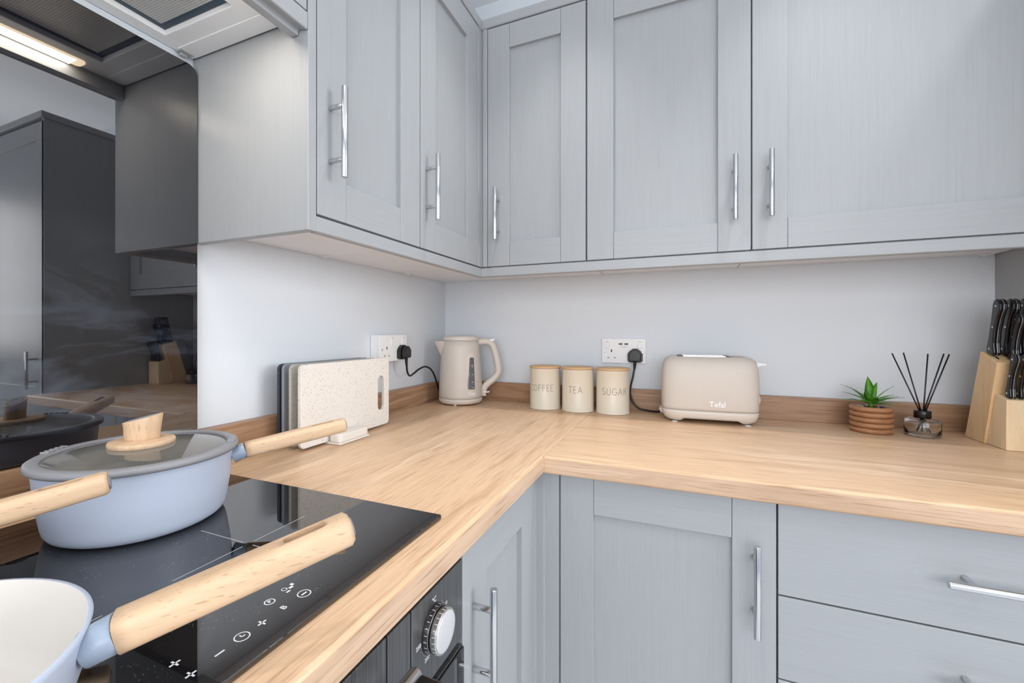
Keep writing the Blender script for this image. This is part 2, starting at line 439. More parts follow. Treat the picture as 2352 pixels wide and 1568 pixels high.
wall_cab('narrow grey shaker wall cabinet of the left run next to the inner corner', -.6875, -.340, 'x', EX, (-.661, 1.536), sr=.080)
wall_cab('narrowest grey shaker wall cabinet on the socket wall, right of the inner corner', .332, .6500, 'y', EY, (.372, 1.542))
wall_cab('grey shaker wall cabinet above the three canisters with its handle at the right', .6525, 1.0715, 'y', EY, (1.033, 1.538))
wall_cab('wide grey shaker wall cabinet above the toaster and potted plant, handle at the left', 1.0728, 1.671, 'y', EY, (1.111, 1.538), sl=.076)
# corner post
t = thing('corner_post', 'slim grey vertical post filling the inner corner between the wall cabinets', 'cabinet post', (.30, -.30, UB))
mb = MB().prism([(.002, -.002), (.002, -.3385), (EX - .004, -.3385), (EX - .001, -.334), (EX - .001, EY + .006), (EX + .006, EY + .001), (.3265, EY + .001), (.3305, EY + .004), (.3305, -.002)], 1.381, 2.16, 'z')
obj('post', mb, M['paint_v'], t, bevel=.0012)
obj('post_base', MB().box(.002, EX - .022, -.338, -.002, UB, 1.3805).box(EX - .022, .33, EY + .022, -.002, UB, 1.3805), M['white_board'], t)
# light pelmet under the wall cabinets
def pelmet_prof(fr, sgn, zb=1.3485, zt=1.3765):
    # returns profile in (depth, z); depth measured from front plane backwards (sgn)
    return [(fr, zt), (fr, zb + .002), (fr + sgn * .002, zb), (fr + sgn * .0135, zb - .001), (fr + sgn * .020, zb + .004), (fr + sgn * .020, zt)]
t = thing('light_pelmet', 'grey moulded pelmet strip under the wall cabinets of the left run', 'pelmet', (EX, -.7, 1.3485))
mb = MB(); pr = pelmet_prof(EX, -1)
vs = [(p[0], -1.0322, p[1]) for p in pr] + [(p[0], -.3181 + (EX - p[0]) * 1.0, p[1]) for p in pr]; n = len(pr)
mb.add(vs, [(i, (i + 1) % n, n + (i + 1) % n, n + i) for i in range(n)] + [tuple(range(n)), tuple(range(n, 2 * n))])
obj('moulding', mb, M['paint_y'], t, bevel=.0006)
t = thing('light_pelmet', 'grey moulded pelmet strip under the wall cabinets of the socket wall', 'pelmet', (1, EY, 1.3485))
mb = MB(); pr = pelmet_prof(EY, 1)
vs = [(EX + .0003 - (p[0] - EY), p[0], p[1]) for p in pr] + [(1.672, p[0], p[1]) for p in pr]
mb.add(vs, [(i, (i + 1) % n, n + (i + 1) % n, n + i) for i in range(n)] + [tuple(range(n)), tuple(range(n, 2 * n))])
obj('moulding', mb, M['paint_x'], t, bevel=.0006)
# cornice
def cornice_prof(fr, s):
    return [(fr - s * .004, 2.183), (fr - s * .004, 2.156), (fr - s * .001, 2.1535), (fr + s * .012, 2.1535), (fr + s * .012, 2.1515), (fr + s * .05, 2.1515), (fr + s * .05, 2.183)]
t = thing('cornice', 'grey cornice strip along the tops of the left run of wall cabinets', 'cornice', (EX, -1, 2.152))
mb = MB(); pr = cornice_prof(EX, -1); n = len(pr)
vs = [(p[0], -1.70, p[1]) for p in pr] + [(p[0], EY + (EX - p[0]), p[1]) for p in pr]
mb.add(vs, [(i, (i + 1) % n, n + (i + 1) % n, n + i) for i in range(n)] + [tuple(range(n)), tuple(range(n, 2 * n))])
obj('moulding', mb, M['paint_y'], t, bevel=.0008)
t = thing('cornice', 'grey cornice strip along the tops of the wall cabinets on the socket wall', 'cornice', (1, EY, 2.152))
mb = MB(); pr = cornice_prof(EY, 1)
vs = [(EX + .0003 - (p[0] - EY), p[0], p[1]) for p in pr] + [(1.672, p[0], p[1]) for p in pr]
mb.add(vs, [(i, (i + 1) % n, n + (i + 1) % n, n + i) for i in range(n)] + [tuple(range(n)), tuple(range(n, 2 * n))])
obj('moulding', mb, M['paint_x'], t, bevel=.0008)
# small white clips under the cabinets
for x, y, lab in ((.018, -.704, 'small white plastic bracket under the left run wall cabinets, farther from the corner'),
                  (.016, -.30, 'small white plastic bracket under the left run wall cabinets, nearer the corner'),
                  (.33, -.03, 'small white plastic bracket under the socket wall cabinets next to the corner'),
                  (.66, -.27, 'small white plastic bracket under the socket wall cabinets above the canisters'),
                  (1.075, -.27, 'small white plastic bracket under the socket wall cabinets above the toaster'),
                  (1.65, -.012, 'small white plastic bracket under the socket wall cabinets beside the tall unit')):
    t = thing('shelf_bracket', lab, 'bracket', (x, y, UB), 0, 'brackets under the wall cabinets')
    obj('plate', MB().box(-.014, .014, -.008, .008, -.003, 0), M['white_plastic'], t, world=False, bevel=.0008)
    obj('stud', MB().lathe([(.004, -.006), (.004, -.003)], 12), M['white_plastic'], t, world=False)

# ------------------------------------------------------------------ extractor hood, bridging cabinet, valance
HY0, HY1 = -1.650, -1.0535
t = thing('bridging_cabinet', 'small grey wall cabinet with shaker doors above the extractor hood', 'cabinet', (.15, -1.35, 1.745))
obj('carcass', MB().box(.001, EX - .0215, HY0, HY1, 1.800, UT), M['white_board'], t)
shaker_door(t, -1.3505, HY1 - .001, 1.729, 2.150, 'x', EX, handle=(-1.32, 1.83))
shaker_door(t, HY0 + .001, -1.3525, 1.729, 2.150, 'x', EX, handle=(-1.385, 1.83))
t = thing('hood_valance', 'grey moulded valance strip along the front of the extractor hood', 'pelmet', (.29, -1.35, 1.69))
pr = [(EX, 1.7265), (EX, 1.698), (EX - .002, 1.6965), (.293, 1.7005), (.290, 1.6995), (.288, 1.692), (.2725, 1.692), (.2725, 1.7265)]
obj('moulding', MB().prism(pr, HY0, HY1 + .0012, 'y'), M['paint_y'], t, bevel=.0007)
t = thing('extractor_hood', 'white built-in extractor hood with a metal mesh filter above the hob', 'hood', (.13, -1.35, 1.72))
FX0, FX1, FY1, FY0 = .030, .212, -1.122, -1.585
hood = MB()
zb, zt = 1.720, 1.790
hood.box(.002, FX0, HY0, HY1, zb, zt).box(FX1, .2715, HY0, HY1, zb, zt).box(FX0, FX1, HY0, FY0, zb, zt).box(FX0, FX1, FY1, HY1, zb, zt).box(FX0, FX1, FY0, FY1, 1.745, zt)
hm = plain('hood_white_enamel', (.88, .89, .90), .4)
obj('housing', hood, hm, t, bevel=.0012)
obj('side_trim', MB().box(.014, .258, -1.0900, -1.0555, 1.7180, 1.7199), hm, t, bevel=.0005)
obj('filter_frame', MB().box(FX0 + .001, FX1 - .001, FY1 - .013, FY1 - .001, 1.729, 1.737).box(FX0 + .001, FX1 - .001, FY0 + .001, FY0 + .013, 1.729, 1.737)
    .box(FX0 + .001, FX0 + .011, FY0 + .013, FY1 - .013, 1.729, 1.737).box(FX1 - .011, FX1 - .001, FY0 + .013, FY1 - .013, 1.729, 1.737), plain('dark_blue_recess', (.03, .055, .085), .4), t, bevel=.0006)  # dark recess walls, with a blue reflection tint put into the colour
fm, fnt, fb = new_mat('aluminium_mesh')
wv = fnt.nodes.new('ShaderNodeTexWave'); wv.bands_direction = 'X'; wv.inputs['Scale'].default_value = 1; 
fnt.links.new(coords(fnt, (75, 75, 75)), wv.inputs['Vector'])
wv2 = fnt.nodes.new('ShaderNodeTexWave'); wv2.bands_direction = 'Y'; wv2.inputs['Scale'].default_value = 1
fnt.links.new(coords(fnt, (75, 75, 75)), wv2.inputs['Vector'])
ml = fnt.nodes.new('ShaderNodeMath'); ml.operation = 'ADD'; fnt.links.new(wv.outputs['Fac'], ml.inputs[0])
m3 = fnt.nodes.new('ShaderNodeMath'); m3.operation = 'MULTIPLY'; m3.inputs[1].default_value = .35; fnt.links.new(wv2.outputs['Fac'], m3.inputs[0]); fnt.links.new(m3.outputs[0], ml.inputs[1])
fnt.links.new(ramp(fnt, ml.outputs[0], [(.1, (.16, .16, .16)), (.6, (.68, .68, .68)), (1, (.9, .9, .9))]), fb.inputs['Base Color'])
sset(fb, Metallic=.55, Roughness=.35); bump(fnt, fb, ml.outputs[0], .6, .001)
obj('mesh_filter', MB().box(FX0 + .011, FX1 - .011, FY0 + .013, FY1 - .013, 1.7295, 1.736), fm, t)
lm_, lnt, lb = new_mat('warm_lamp_cover'); sset(lb, Base_Color=(.9, .85, .75, 1), Emission_Color=(1, .78, .52, 1), Emission_Strength=5.0, Roughness=.4)
obj('lamp_cover', MB().prism(rrect(.2395, .2685, -1.360, -1.135, .008), 1.7165, 1.7198, 'z'), lm_, t, bevel=.001)
hl = area('hood_lamp', (.254, -1.242, 1.7150), (0, 0, radians(90)), .18, .03, 1.2, (1, .90, .78))
obj('hinge_clip', MB().box(.004, .022, -1.088, -1.064, 1.7165, 1.7199).box(.006, .012, -1.082, -1.070, 1.712, 1.7165), plain('hinge_grey', (.42, .42, .42), .5), t, bevel=.0008)

# ------------------------------------------------------------------ splashback
t = thing('splashback', 'glossy black glass splashback behind the hob', 'splashback', (.01, -1.35, .9785))
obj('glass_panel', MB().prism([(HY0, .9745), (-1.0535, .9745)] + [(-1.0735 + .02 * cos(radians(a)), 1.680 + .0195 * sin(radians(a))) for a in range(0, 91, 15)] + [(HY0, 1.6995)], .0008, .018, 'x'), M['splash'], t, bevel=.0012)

# ------------------------------------------------------------------ worktops and upstands
t = thing('worktop', 'oak-effect worktop of the left run, holding the hob', 'worktop', (.3, -1.0, .862))
def cutter_box(y0, y1): return None
prof = [(0.001, .862), (DA - .004, .862), (DA - .0006, .8645), (DA, .868), (DA, .8955), (DA - .0015, .8988), (DA - .0045, .90), (0.001, .90)]
mb = MB().prism(prof, -2.35, -.001, 'y')
wtop = obj('board', mb, M['oak_y'], t)
obj('edge_band', MB().box(DA + .0001, DA + .0010, -2.35, DB - .0008, .8665, .8955), M['edge_y'], t)
t = thing('worktop', 'oak-effect worktop of the socket wall, under the toaster and knife block', 'worktop', (1.1, -.35, .862))
prof = [(-.001, .862), (DB + .004, .862), (DB + .0006, .8645), (DB, .868), (DB, .8955), (DB + .0015, .8988), (DB + .0045, .90), (-.001, .90)]
obj('board', MB().prism(prof, DA + .0004, 1.674, 'x'), M['oak_x'], t)
obj('edge_band', MB().box(DA + .0012, 1.674, DB - .0010, DB - .0001, .8665, .8955), M['edge_x'], t)
UPT = .026
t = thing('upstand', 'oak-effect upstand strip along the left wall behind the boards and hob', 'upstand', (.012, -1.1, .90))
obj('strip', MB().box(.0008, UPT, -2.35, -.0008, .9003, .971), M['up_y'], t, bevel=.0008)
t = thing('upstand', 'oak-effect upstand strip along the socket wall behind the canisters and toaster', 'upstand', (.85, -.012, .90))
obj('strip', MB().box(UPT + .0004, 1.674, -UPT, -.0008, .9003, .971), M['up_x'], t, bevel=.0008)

# ------------------------------------------------------------------ base cabinets
BX, BY = .608, -.6767
def carc(t, x0, x1, y0, y1): obj('carcass', MB().box(x0, x1, y0, y1, .142, .858), M['white_board'], t)
t = thing('base_cabinet', 'light grey base cabinet between the oven and the inner corner', 'cabinet', (.3, -.85, 0))
carc(t, .03, BX - .0215, -1.0425, -.69)
shaker_door(t, -1.0430, -.6905, .144, .8555, 'x', BX, sl=.093, sr=.082, rail=.084, handle=(-1.007, .693))
t = thing('corner_filler', 'grey filler posts in the inner corner below the worktop', 'cabinet post', (.62, -.66, .14))
obj('post', MB().prism([(.03, -.6890), (BX - .001, -.6890), (BX, -.6875), (BX, -.6790), (.6268, -.6790), (.6268, BY + .0012), (.6585, BY + .0012), (.6610, BY + .004), (.6610, BY + .1), (.03, BY + .1)], .142, .858, 'z'), M['paint_v'], t, bevel=.0010)
t = thing('base_cabinet', 'grey shaker base cabinet right of the inner corner with a vertical bar handle', 'cabinet', (.86, -.35, 0))
carc(t, .6630, 1.0655, BY + .0215, -.02)
shaker_door(t, .6635, 1.0655, .144, .8555, 'y', BY, sl=.0715, sr=.071, rail=.0757, handle=(1.031, .703))
t = thing('drawer_cabinet', 'grey drawer unit with flat fronts and horizontal bar handles', 'drawers', (1.37, -.35, 0))
carc(t, 1.0685, 1.673, BY + .0215, -.02)
for z0, z1 in ((.6905, .8555), (.5375, .6875), (.3415, .5345), (.144, .3385)):
    d = obj('drawer_front', MB().box(1.0685, 1.6715, BY, BY + .02, z0, z1), M['paint_x'], t, bevel=.0011)
    bar_handle('handle', d, (1.369, BY, (z0 + z1) / 2 + .004), (1, 0, 0), (0, -1, 0))
t = thing('plinth', 'grey plinth board below the socket wall base cabinets', 'plinth', (1.1, -.62, 0))
obj('board', MB().box(.60, 1.673, -.63, -.612, .002, .140), M['paint_x'], t)
t = thing('plinth', 'grey plinth board below the oven and left run base cabinets', 'plinth', (.56, -1.3, 0))
obj('board', MB().box(.55, .568, -2.25, -.632, .002, .140), M['paint_y'], t)
t = thing('base_cabinet', 'grey shaker base cabinet on the far side of the oven', 'cabinet', (.3, -1.95, 0))
carc(t, .03, BX - .0215, -2.248, -1.6465)
shaker_door(t, -2.2475, -1.6475, .144, .8555, 'x', BX, handle=(-1.685, .693))

# ------------------------------------------------------------------ tall unit
TX = 1.675
t = thing('tall_cabinet', 'tall grey larder cabinet standing at the right end of the worktop', 'cabinet', (1.97, -.32, 0))
obj('side_panel', MB().box(TX, TX + .018, -.6467, -.0008, 0, 2.105), M['paint_v'], t, bevel=.0008)
obj('carcass', MB().box(TX + .019, 2.275, -.6255, -.001, .142, 2.105), M['white_board'], t)
shaker_door(t, TX + .001, 2.273, .850, 2.0955, 'y', -.6467, sl=.067, sr=.067, handle=(1.735, 1.00))
shaker_door(t, TX + .001, 2.273, .144, .847, 'y', -.6467, sl=.067, sr=.067, handle=(1.735, .72))
obj('cornice', MB().box(TX - .008, 2.29, -.6580, -.0008, 2.1055, 2.1330), M['paint_x'], t, bevel=.0015)
obj('plinth_board', MB().box(TX + .018, 2.275, -.63, -.612, .002, .140), M['paint_x'], t)

# ------------------------------------------------------------------ oven
OY0, OY1 = -1.6435, -1.0455
t = thing('oven', 'built-in black oven with round silver knobs below the hob', 'oven', (.3, -1.34, .14))
obj('cavity', MB().box(.04, BX - .022, OY0, OY1, .15, .856), M['blackmatte'], t)
pm, pnt, pb = new_mat('brushed_dark_steel')
f = noise(pnt, coords(pnt, (1, 900, 8)), 1, 2, .5)
pnt.links.new(ramp(pnt, f, [(.3, (.10, .10, .102)), (.7, (.19, .19, .192))]), pb.inputs['Base Color']); sset(pb, Metallic=.7, Roughness=.34)
for a, b_, z0 in ((OY0 + .001, -1.5065, .717), (-1.5040, -1.4590, .717), (-1.4565, -1.2295, .717), (-1.2270, -1.1820, .717), (-1.1790, OY1, .717)):
    obj('control_panel', MB().box(BX - .020, BX, a, b_, z0, .833), pm, t, bevel=.0009)
obj('door', MB().box(BX - .018, BX + .0, OY0 + .001, OY1, .150, .706), pm, t, bevel=.0009)
obj('door_glass', MB().box(BX + .0002, BX + .004, OY0 + .02, OY1 - .0, .16, .7055), M['hob'], t, bevel=.0012)
obj('vent_gap', MB().box(BX - .022, BX - .016, OY0, OY1, .706, .717), M['blackmatte'], t)
def knob(y, z, parent):
    ms = plain('knob_silver', (.55, .53, .51), .28, .9)
    T = Matrix.Translation((BX + .0003, y, z)) @ Matrix.Rotation(radians(90), 4, 'Y')
    k = obj('knob', MB().lathe([(.0292, 0), (.0292, .0078), (.0284, .0084)], 56).xf(T), plain('knob_base_dark', (.16, .15, .15), .25, .9), parent, bevel=.0005)
    obj('gap_ring', MB().lathe([(.0235, .0084), (.0235, .0096)], 40, capb=False, capt=False).xf(T), M['blackmatte'], k)
    obj('grip', MB().lathe([(.0235, .0094), (.0268, .0096), (.0271, .0102), (.0271, .0172), (.0262, .0182)], 56).xf(T), ms, k, bevel=.0003)
    obj('cap', MB().lathe([(.0262, .0181), (.023, .0192), (.012, .0198), (.0005, .0200)], 56, capt=True).xf(T), plain('knob_cap_white', (.62, .62, .63), .25, .2), k)
    tk = MB()
    for i in range(24):
        Rm = Matrix.Translation((BX, y, z)) @ Matrix.Rotation(2 * pi * i / 24, 4, 'X')
        for b_ in (MB().box(.0130, .0176, -.0004, .0004, .0270, .0273), MB().box(.0030, .0070, -.0004, .0004, .0291, .0294)):
            b_.xf(Rm); tk.add(b_.v, b_.f)
    obj('tick_marks', tk, M['white_print'], k)
KZ = .782
knob(-1.128, KZ, t); knob(-1.561, KZ, t)
RX = Matrix(((0, 0, 1, 0), (1, 0, 0, 0), (0, 1, 0, 0), (0, 0, 0, 1)))  # local x -> +y, local y -> +z, local z -> +x
def on_front(y, z, rot=0): return Matrix.Translation((BX + .0003, y, z)) @ RX @ Matrix.Rotation(rot, 4, 'Z')
KY = -1.128
for s_, y, z, size in (('°C', KY + .0015, KZ + .0350, .010), ('50', KY + .033, KZ + .0130, .0075), ('250', KY - .0365, KZ - .0030, .0075), ('200', KY - .0165, KZ - .0300, .0075)):
    obj('dial_number', text_mb(s_, size, None, on_front(y, z)), M['white_print'], t)
mk = MB()
for i in range(16):
    a = radians(-170 + i * 9.3 - (0 if i < 8 else -140)); rr = .0318
    m_ = MB().box(0, .0003, -.0004, .0004, -.0004, .0004).xf(Matrix.Translation((BX + .0001, KY + rr * sin(a), KZ + rr * cos(a))))
    mk.add(m_.v, m_.f)
tag(obj('dial_dots', mk, M['white_print'], t), kind='stuff')
obj('dial_symbol', MB().prism([(-1.2760, .790), (-1.2690, .790), (-1.2690, .802), (-1.2760, .802)], BX + .0001, BX + .0006, 'x'), M['white_print'], t)
hy0, hy1 = -1.4690, -1.2200
hd = obj('handle', MB().box(.6470, .7050, hy0, hy1, .7900, .7985), M['black'], t, bevel=.0015, label='black flat handle with a chrome bar')
obj('handle_bar', MB().tube([(.6400, hy0, .7960), (.6400, hy1, .7960)], .0085, 24, up=(1, 0, 0)), M['chrome'], hd, bevel=.0006, label='chrome bar')
obj('handle_post', MB().box(BX, .6500, -1.345, -1.335, .7890, .7975), M['black'], hd)

# ------------------------------------------------------------------ hob
HX0, HX1, HBY0, HBY1 = .068, .5897, -1.664, -1.072
t = thing('hob', 'black glass induction hob let into the left worktop', 'hob', ((HX0 + HX1) / 2, (HBY0 + HBY1) / 2, .9002))
obj('glass_plate', MB().prism(rrect(HX0, HX1, HBY0, HBY1, .004), .9003, .906, 'z'), M['hob'], t, bevel=.0016, seg=3)
HZ = .90612
line = plain('hob_line_grey', (.42, .43, .45), .4)
for cy in (-1.247, -1.489):
    for cx in (.412, .205):
        mb = MB()
        for a, b_ in ((.008, .090), (-.090, -.008)):
            mb.box(cx + a, cx + b_, cy - .0005, cy + .0005, .9060, HZ).box(cx - .0005, cx + .0005, cy + a, cy + b_, .9060, HZ)
        obj('zone_mark', mb, line, t)
def ring(cx, cy, r, w, n=28):
    vs = []; fs = []
    for i in range(n):
        a = 2 * pi * i / n
        for q in (r - w, r): vs.append((cx + q * cos(a), cy + q * sin(a), HZ))
    for i in range(n):
        j = (i + 1) % n; fs.append((2 * i, 2 * i + 1, 2 * j + 1, 2 * j))
    return MB().add(vs, fs)
def hobtext(s, size, x, y): return text_mb(s, size, None, Matrix.Translation((x, y, HZ)) @ Matrix.Rotation(radians(90), 4, 'Z'))
sy = [('ring', .557, -1.297, .0068), ('ring', .537, -1.321, .0052), ('ring', .557, -1.366, .0066)]
for k, x, y, r in sy:
    mb = ring(x, y, r, .0011)
    if y == -1.297: mb.box(x - .0009, x + .0009, y - .0032, y + .0032, .9060, HZ)
    elif y == -1.321:
        m_ = hobtext('P', .007, x, y); mb.add(m_.v, m_.f)
    else: mb.box(x - .0035, x, y - .0006, y + .0006, .9060, HZ).box(x - .0006, x + .0006, y, y + .003, .9060, HZ)
    obj('control_symbol', mb, M['white_print'], t)
for x, y, kind in ((.557, -1.346, '+'), (.558, -1.387, '-'), (.559, -1.411, '+'), (.559, -1.452, '-'), (.536, -1.409, '+')):
    mb = MB().box(x - .0008, x + .0008, y - .0042, y + .0042, .9060, HZ)
    if kind == '+': mb.box(x - .0042, x + .0042, y - .0008, y + .0008, .9060, HZ)
    obj('control_symbol', mb, M['white_print'], t)
mb = hobtext('B', .009, .557, -1.322); obj('control_symbol', mb, M['white_print'], t)
mb = ring(.533, -1.300, .003, .0008).box(.5345, .5375, -1.2965, -1.2920, .9060, HZ).box(.5385, .5405, -1.303, -1.2985, .9060, HZ).box(.5305, .5345, -1.2915, -1.2885, .9060, HZ)
obj('control_symbol', mb, M['white_print'], t)

# ------------------------------------------------------------------ pans
pan_blue = plain('powder_blue_enamel', (.48, .54, .66), .42, noise=.015)
pan_cream = plain('cream_nonstick', (.60, .575, .54), .35, noise=.02)
grey_sil = plain('grey_silicone', (.24, .245, .26), .5)
bolster_m = plain('grey_blue_bolster', (.27, .33, .42), .3)
beech_x = beech('beech_along_x', 'x')
beech_z = beech('beech_along_z', 'z')
def pan(label, cx, cy, rz, Rt, Rb, H, rise, hl=.147, drop=.016, fat=1.0):
    z0 = .9062
    t = thing('saucepan', label, 'pan', (cx, cy, z0), rz)
    wt = .003
    prof = [(Rb - .016, 0), (Rb - .009, .0012), (Rb - .0035, .0045), (Rb - .0005, .0095), (Rb + .0012, .016), ((Rb * .45 + Rt * .55), H * .5), (Rt - .001, H - .004), (Rt, H), (Rt - wt, H + .0004),
            (Rt - wt - .001, H - .004), ((Rb * .45 + Rt * .55) - wt, H * .5), (Rb - .003, .018), (Rb - .006, .0105), (Rb - .016, .0055), (.0001, .005)]
    outer = prof[:9]; inner = prof[8:]
    b = obj('body', MB().lathe(outer, 96, capb=True, capt=False), pan_blue, t, world=False)
    obj('lining', MB().lathe(inner, 96, capb=False, capt=False), pan_cream, t, world=False, label='cream non-stick lining')
    # bolster + handle along +x
    zs = H - drop
    bo = [(Rt - .0022, 0, zs - .005), (Rt + .006, 0, zs - .0015), (Rt + .016, 0, zs + .0018)]
    obj('bolster', MB().tube(bo, [(.0135, .0120), (.0128 * fat, .0118 * fat), (.0132 * fat, .0120 * fat)], 24), bolster_m, t, world=False, bevel=.0006, label='blue-grey metal bolster of the handle')
    s = Vector((Rt + .0162, 0, zs + .0019)); e = Vector((Rt + .0162 + hl, 0, zs + .0019 + rise))
    h = MB(); d = e - s; N = 14; n = 28
    pts = [s + d * (i / N) for i in range(N + 1)]
    rad = []
    for i in range(N + 1):
        u = i / N; a = (.0132 + .0008 * sin(u * pi * .9)) * fat; b2 = (.0118 - .0004 * u) * fat
        rad.append((a, b2))
    pts += [e + d.normalized() * .0035]; rad += [(.0118, .0096)]
    h.tube(pts, rad, n)
    for j in range(len(pts)):
        c = pts[j]
        for i in range(n):
            v = Vector(h.v[j * n + i]) - c; a = 2 * pi * i / n
            ce, se = abs(cos(a)), abs(sin(a)); k = (ce ** 3.4 + se ** 3.4) ** (-1 / 3.4)
            h.v[j * n + i] = tuple(c + v * k)
    ho = obj('handle', h, beech_x, t, world=False, label='pale beech wood handle')
    # hanging slot cut into the handle
    dn = d.normalized(); up = Vector((0, 1, 0)).cross(dn).normalized() * -1
    if up.z < 0: up = -up
    sc = e - dn * .032
    sl = MB().prism(rrect(-.0170, .0170, -.0052, .0052, .0035), -.02, .02, 'z')
    R = Matrix((( dn.x, 0, up.x, 0), (dn.y, 1, up.y, 0), (dn.z, 0, up.z, 0), (0, 0, 0, 1)))
    sl.xf(Matrix.Translation(sc) @ R)
    cut = obj('slot_cutter', sl, None)
    bm_ = ho.modifiers.new('slot', 'BOOLEAN'); bm_.operation = 'DIFFERENCE'; bm_.object = cut; bm_.solver = 'EXACT'
    cut.parent = ho; 
    bpy.context.view_layer.update()
    dg = bpy.context.evaluated_depsgraph_get()
    me = bpy.data.meshes.new_from_object(ho.evaluated_get(dg))
    ho.modifiers.clear(); ho.data = me
    bpy.data.objects.remove(cut)
    cp = MB().tube([e + dn * .0034, e + dn * .0050], [(.0100, .0078), (.0092, .0070)], 24)
    obj('end_cap', cp, grey_sil, ho, world=False, label='grey end cap')
    return t
HPAN = .094
p1 = pan('powder blue saucepan under a glass lid, at the back of the hob', .2049, -1.2540, radians(52.5), .1135, .1025, HPAN, .024)
p2 = pan('open powder blue saucepan with a cream lining at the front of the hob', .4674, -1.5560, radians(52.8), .1140, .1030, .0640, .038, hl=.155, drop=.0105, fat=1.1)
# pan whose handle end alone reaches into the picture
d3 = Vector((.3497 - .3118, -1.3605 + 1.4329)).normalized(); a3 = math.atan2(d3.y, d3.x)
c3 = Vector((.3497, -1.3605)) - d3 * .283
p3 = pan('powder blue saucepan left of the others, of which only the beech handle shows', c3.x, c3.y, a3, .1135, .1025, HPAN, .024)

# lid of the first pan
RZ = radians(20)
t = thing('pan_lid', 'glass saucepan lid with grey silicone rim and wooden knob', 'lid', (.2049, -1.2540, .9062 + HPAN), RZ)
prof = [(.1144, .0008), (.1144, -.0035), (.1182, -.0032), (.1194, .0000), (.1187, .0035), (.1160, .0052), (.1065, .0056), (.1040, .0050), (.1036, .0012), (.1060, .0008)]
rim = MB().lathe(prof + [prof[0]], 96, capb=False, capt=False)
obj('rim', rim, grey_sil, t, world=False, label='grey silicone rim')
# raised strainer combs on two sides of the rim
for a0 in (192, 30):
    cb = MB()
    for i in range(5):
        a = radians(a0 + (i - 2) * 4.2)
        Mx = Matrix.Rotation(a, 4, 'Z')
        b_ = MB().box(.1065, .1165, -.0016, .0016, .0050, .0080).xf(Mx); cb.add(b_.v, b_.f)
    obj('strainer_comb', cb, grey_sil, t, world=False, bevel=.0008)
lg, lnt, lb = new_mat('lid_glass'); sset(lb, Base_Color=(.93, .95, .93, 1), Roughness=.0, IOR=1.45, Transmission_Weight=1.0)
obj('glass', MB().lathe([(.1045, .0022), (.090, .0050), (.06, .0090), (.03, .0110), (.0001, .0116)], 96, capb=False, capt=False), lg, t, world=False, label='clear domed glass')
kd = obj('knob_disc', MB().lathe([(.0310, .0098), (.0388, .0106), (.0396, .0135), (.0388, .0168), (.0350, .0178), (.0001, .0180)], 56), beech('beech_disc', 'y'), t, world=False, bevel=.0005)
# fin-shaped knob: lens cross-section, flaring to the top, sloped cut
N = 40; vs = []; fs = []
secs = [(.0178, .0212, .0118, 0), (.026, .0216, .0116, 0), (.036, .0224, .0118, .0005), (.0475, .0240, .0122, .001)]
for z, lx, ly, off in secs:
    for i in range(N):
        a = 2 * pi * i / N; cx_ = abs(cos(a)) ** .9 * (1 if cos(a) >= 0 else -1); sy_ = abs(sin(a)) ** 1.25 * (1 if sin(a) >= 0 else -1)
        x = off + lx * cx_; y = ly * sy_
        zz = z + (x * .24 if z > .045 else 0)
        kc, ks = cos(radians(28)), sin(radians(28))
        vs.append((x * kc - y * ks, x * ks + y * kc, zz))
m_ = len(secs)
for j in range(m_ - 1):
    for i in range(N): k = (i + 1) % N; fs.append((j * N + i, j * N + k, (j + 1) * N + k, (j + 1) * N + i))
mb = MB().add(vs, fs, True)
mb.f.append(tuple(reversed(range(N)))); mb.sm.append(False); mb.f.append(tuple((m_ - 1) * N + i for i in range(N))); mb.sm.append(False)
kb = obj('knob', mb, beech_z, t, world=False, bevel=.0006)
top = [(v[0] * kc + v[1] * ks, -v[0] * ks + v[1] * kc) for v in vs[-N:]]
def kl(x, y, dz, sc):
    x, y = .001 + (x - .001) * .84 * sc, y * .72 * sc
    return (x * kc - y * ks, x * ks + y * kc, .0475 + x * .24 + dz)
vs2 = [kl(x, y, -.0002, 1) for x, y in top] + [kl(x, y, .0008, .97) for x, y in top]
mb = MB().add(vs2, [(i, (i + 1) % N, N + (i + 1) % N, N + i) for i in range(N)] + [tuple(N + i for i in range(N))])
obj('knob_inlay', mb, grey_sil, kb, world=False, label='grey inlay')

# ------------------------------------------------------------------ chopping boards and their stand
def board(label, x, y0, y1, z0, z1, mat, th=.008, slot=None, tilt=0):
    t = thing('chopping_board', label, 'chopping board', (x, (y0 + y1) / 2, z0), 0, None)
    out = rrect(y0, y1, z0, z1, .012, 6)
    if slot:
        s0, s1, q0, q1 = slot; hole = rrect(s0, s1, q0, q1, (s1 - s0) / 2 - .0002, 8)
        bm = bmesh.new()
        def loop(pts):
            vs = [bm.verts.new((0, p[0], p[1])) for p in pts]
            return [bm.edges.new((vs[i], vs[(i + 1) % len(vs)])) for i in range(len(vs))]
        e = loop(out) + loop(hole)
        bmesh.ops.triangle_fill(bm, edges=e, use_beauty=True)
        r = bmesh.ops.extrude_face_region(bm, geom=bm.faces[:])
        for v in [g for g in r['geom'] if isinstance(g, bmesh.types.BMVert)]: v.co.x += th
        mb = MB(); bm.verts.index_update()
        mb.add([tuple(v.co) for v in bm.verts], [tuple(v.index for v in f.verts) for f in bm.faces]); bm.free()
    else: mb = MB().prism(out, 0, th, 'x')
    mb.xf(Matrix.Translation((x - th, 0, 0)))
    obj('slab', mb, mat, t, bevel=.0015, seg=2, angle=50)
    return t
cream_s = speckle('cream_speckled_plastic', (.78, .745, .69), (.16, .16, .17))
taupe_s = speckle('taupe_speckled_plastic', (.50, .47, .41), (.10, .085, .07))
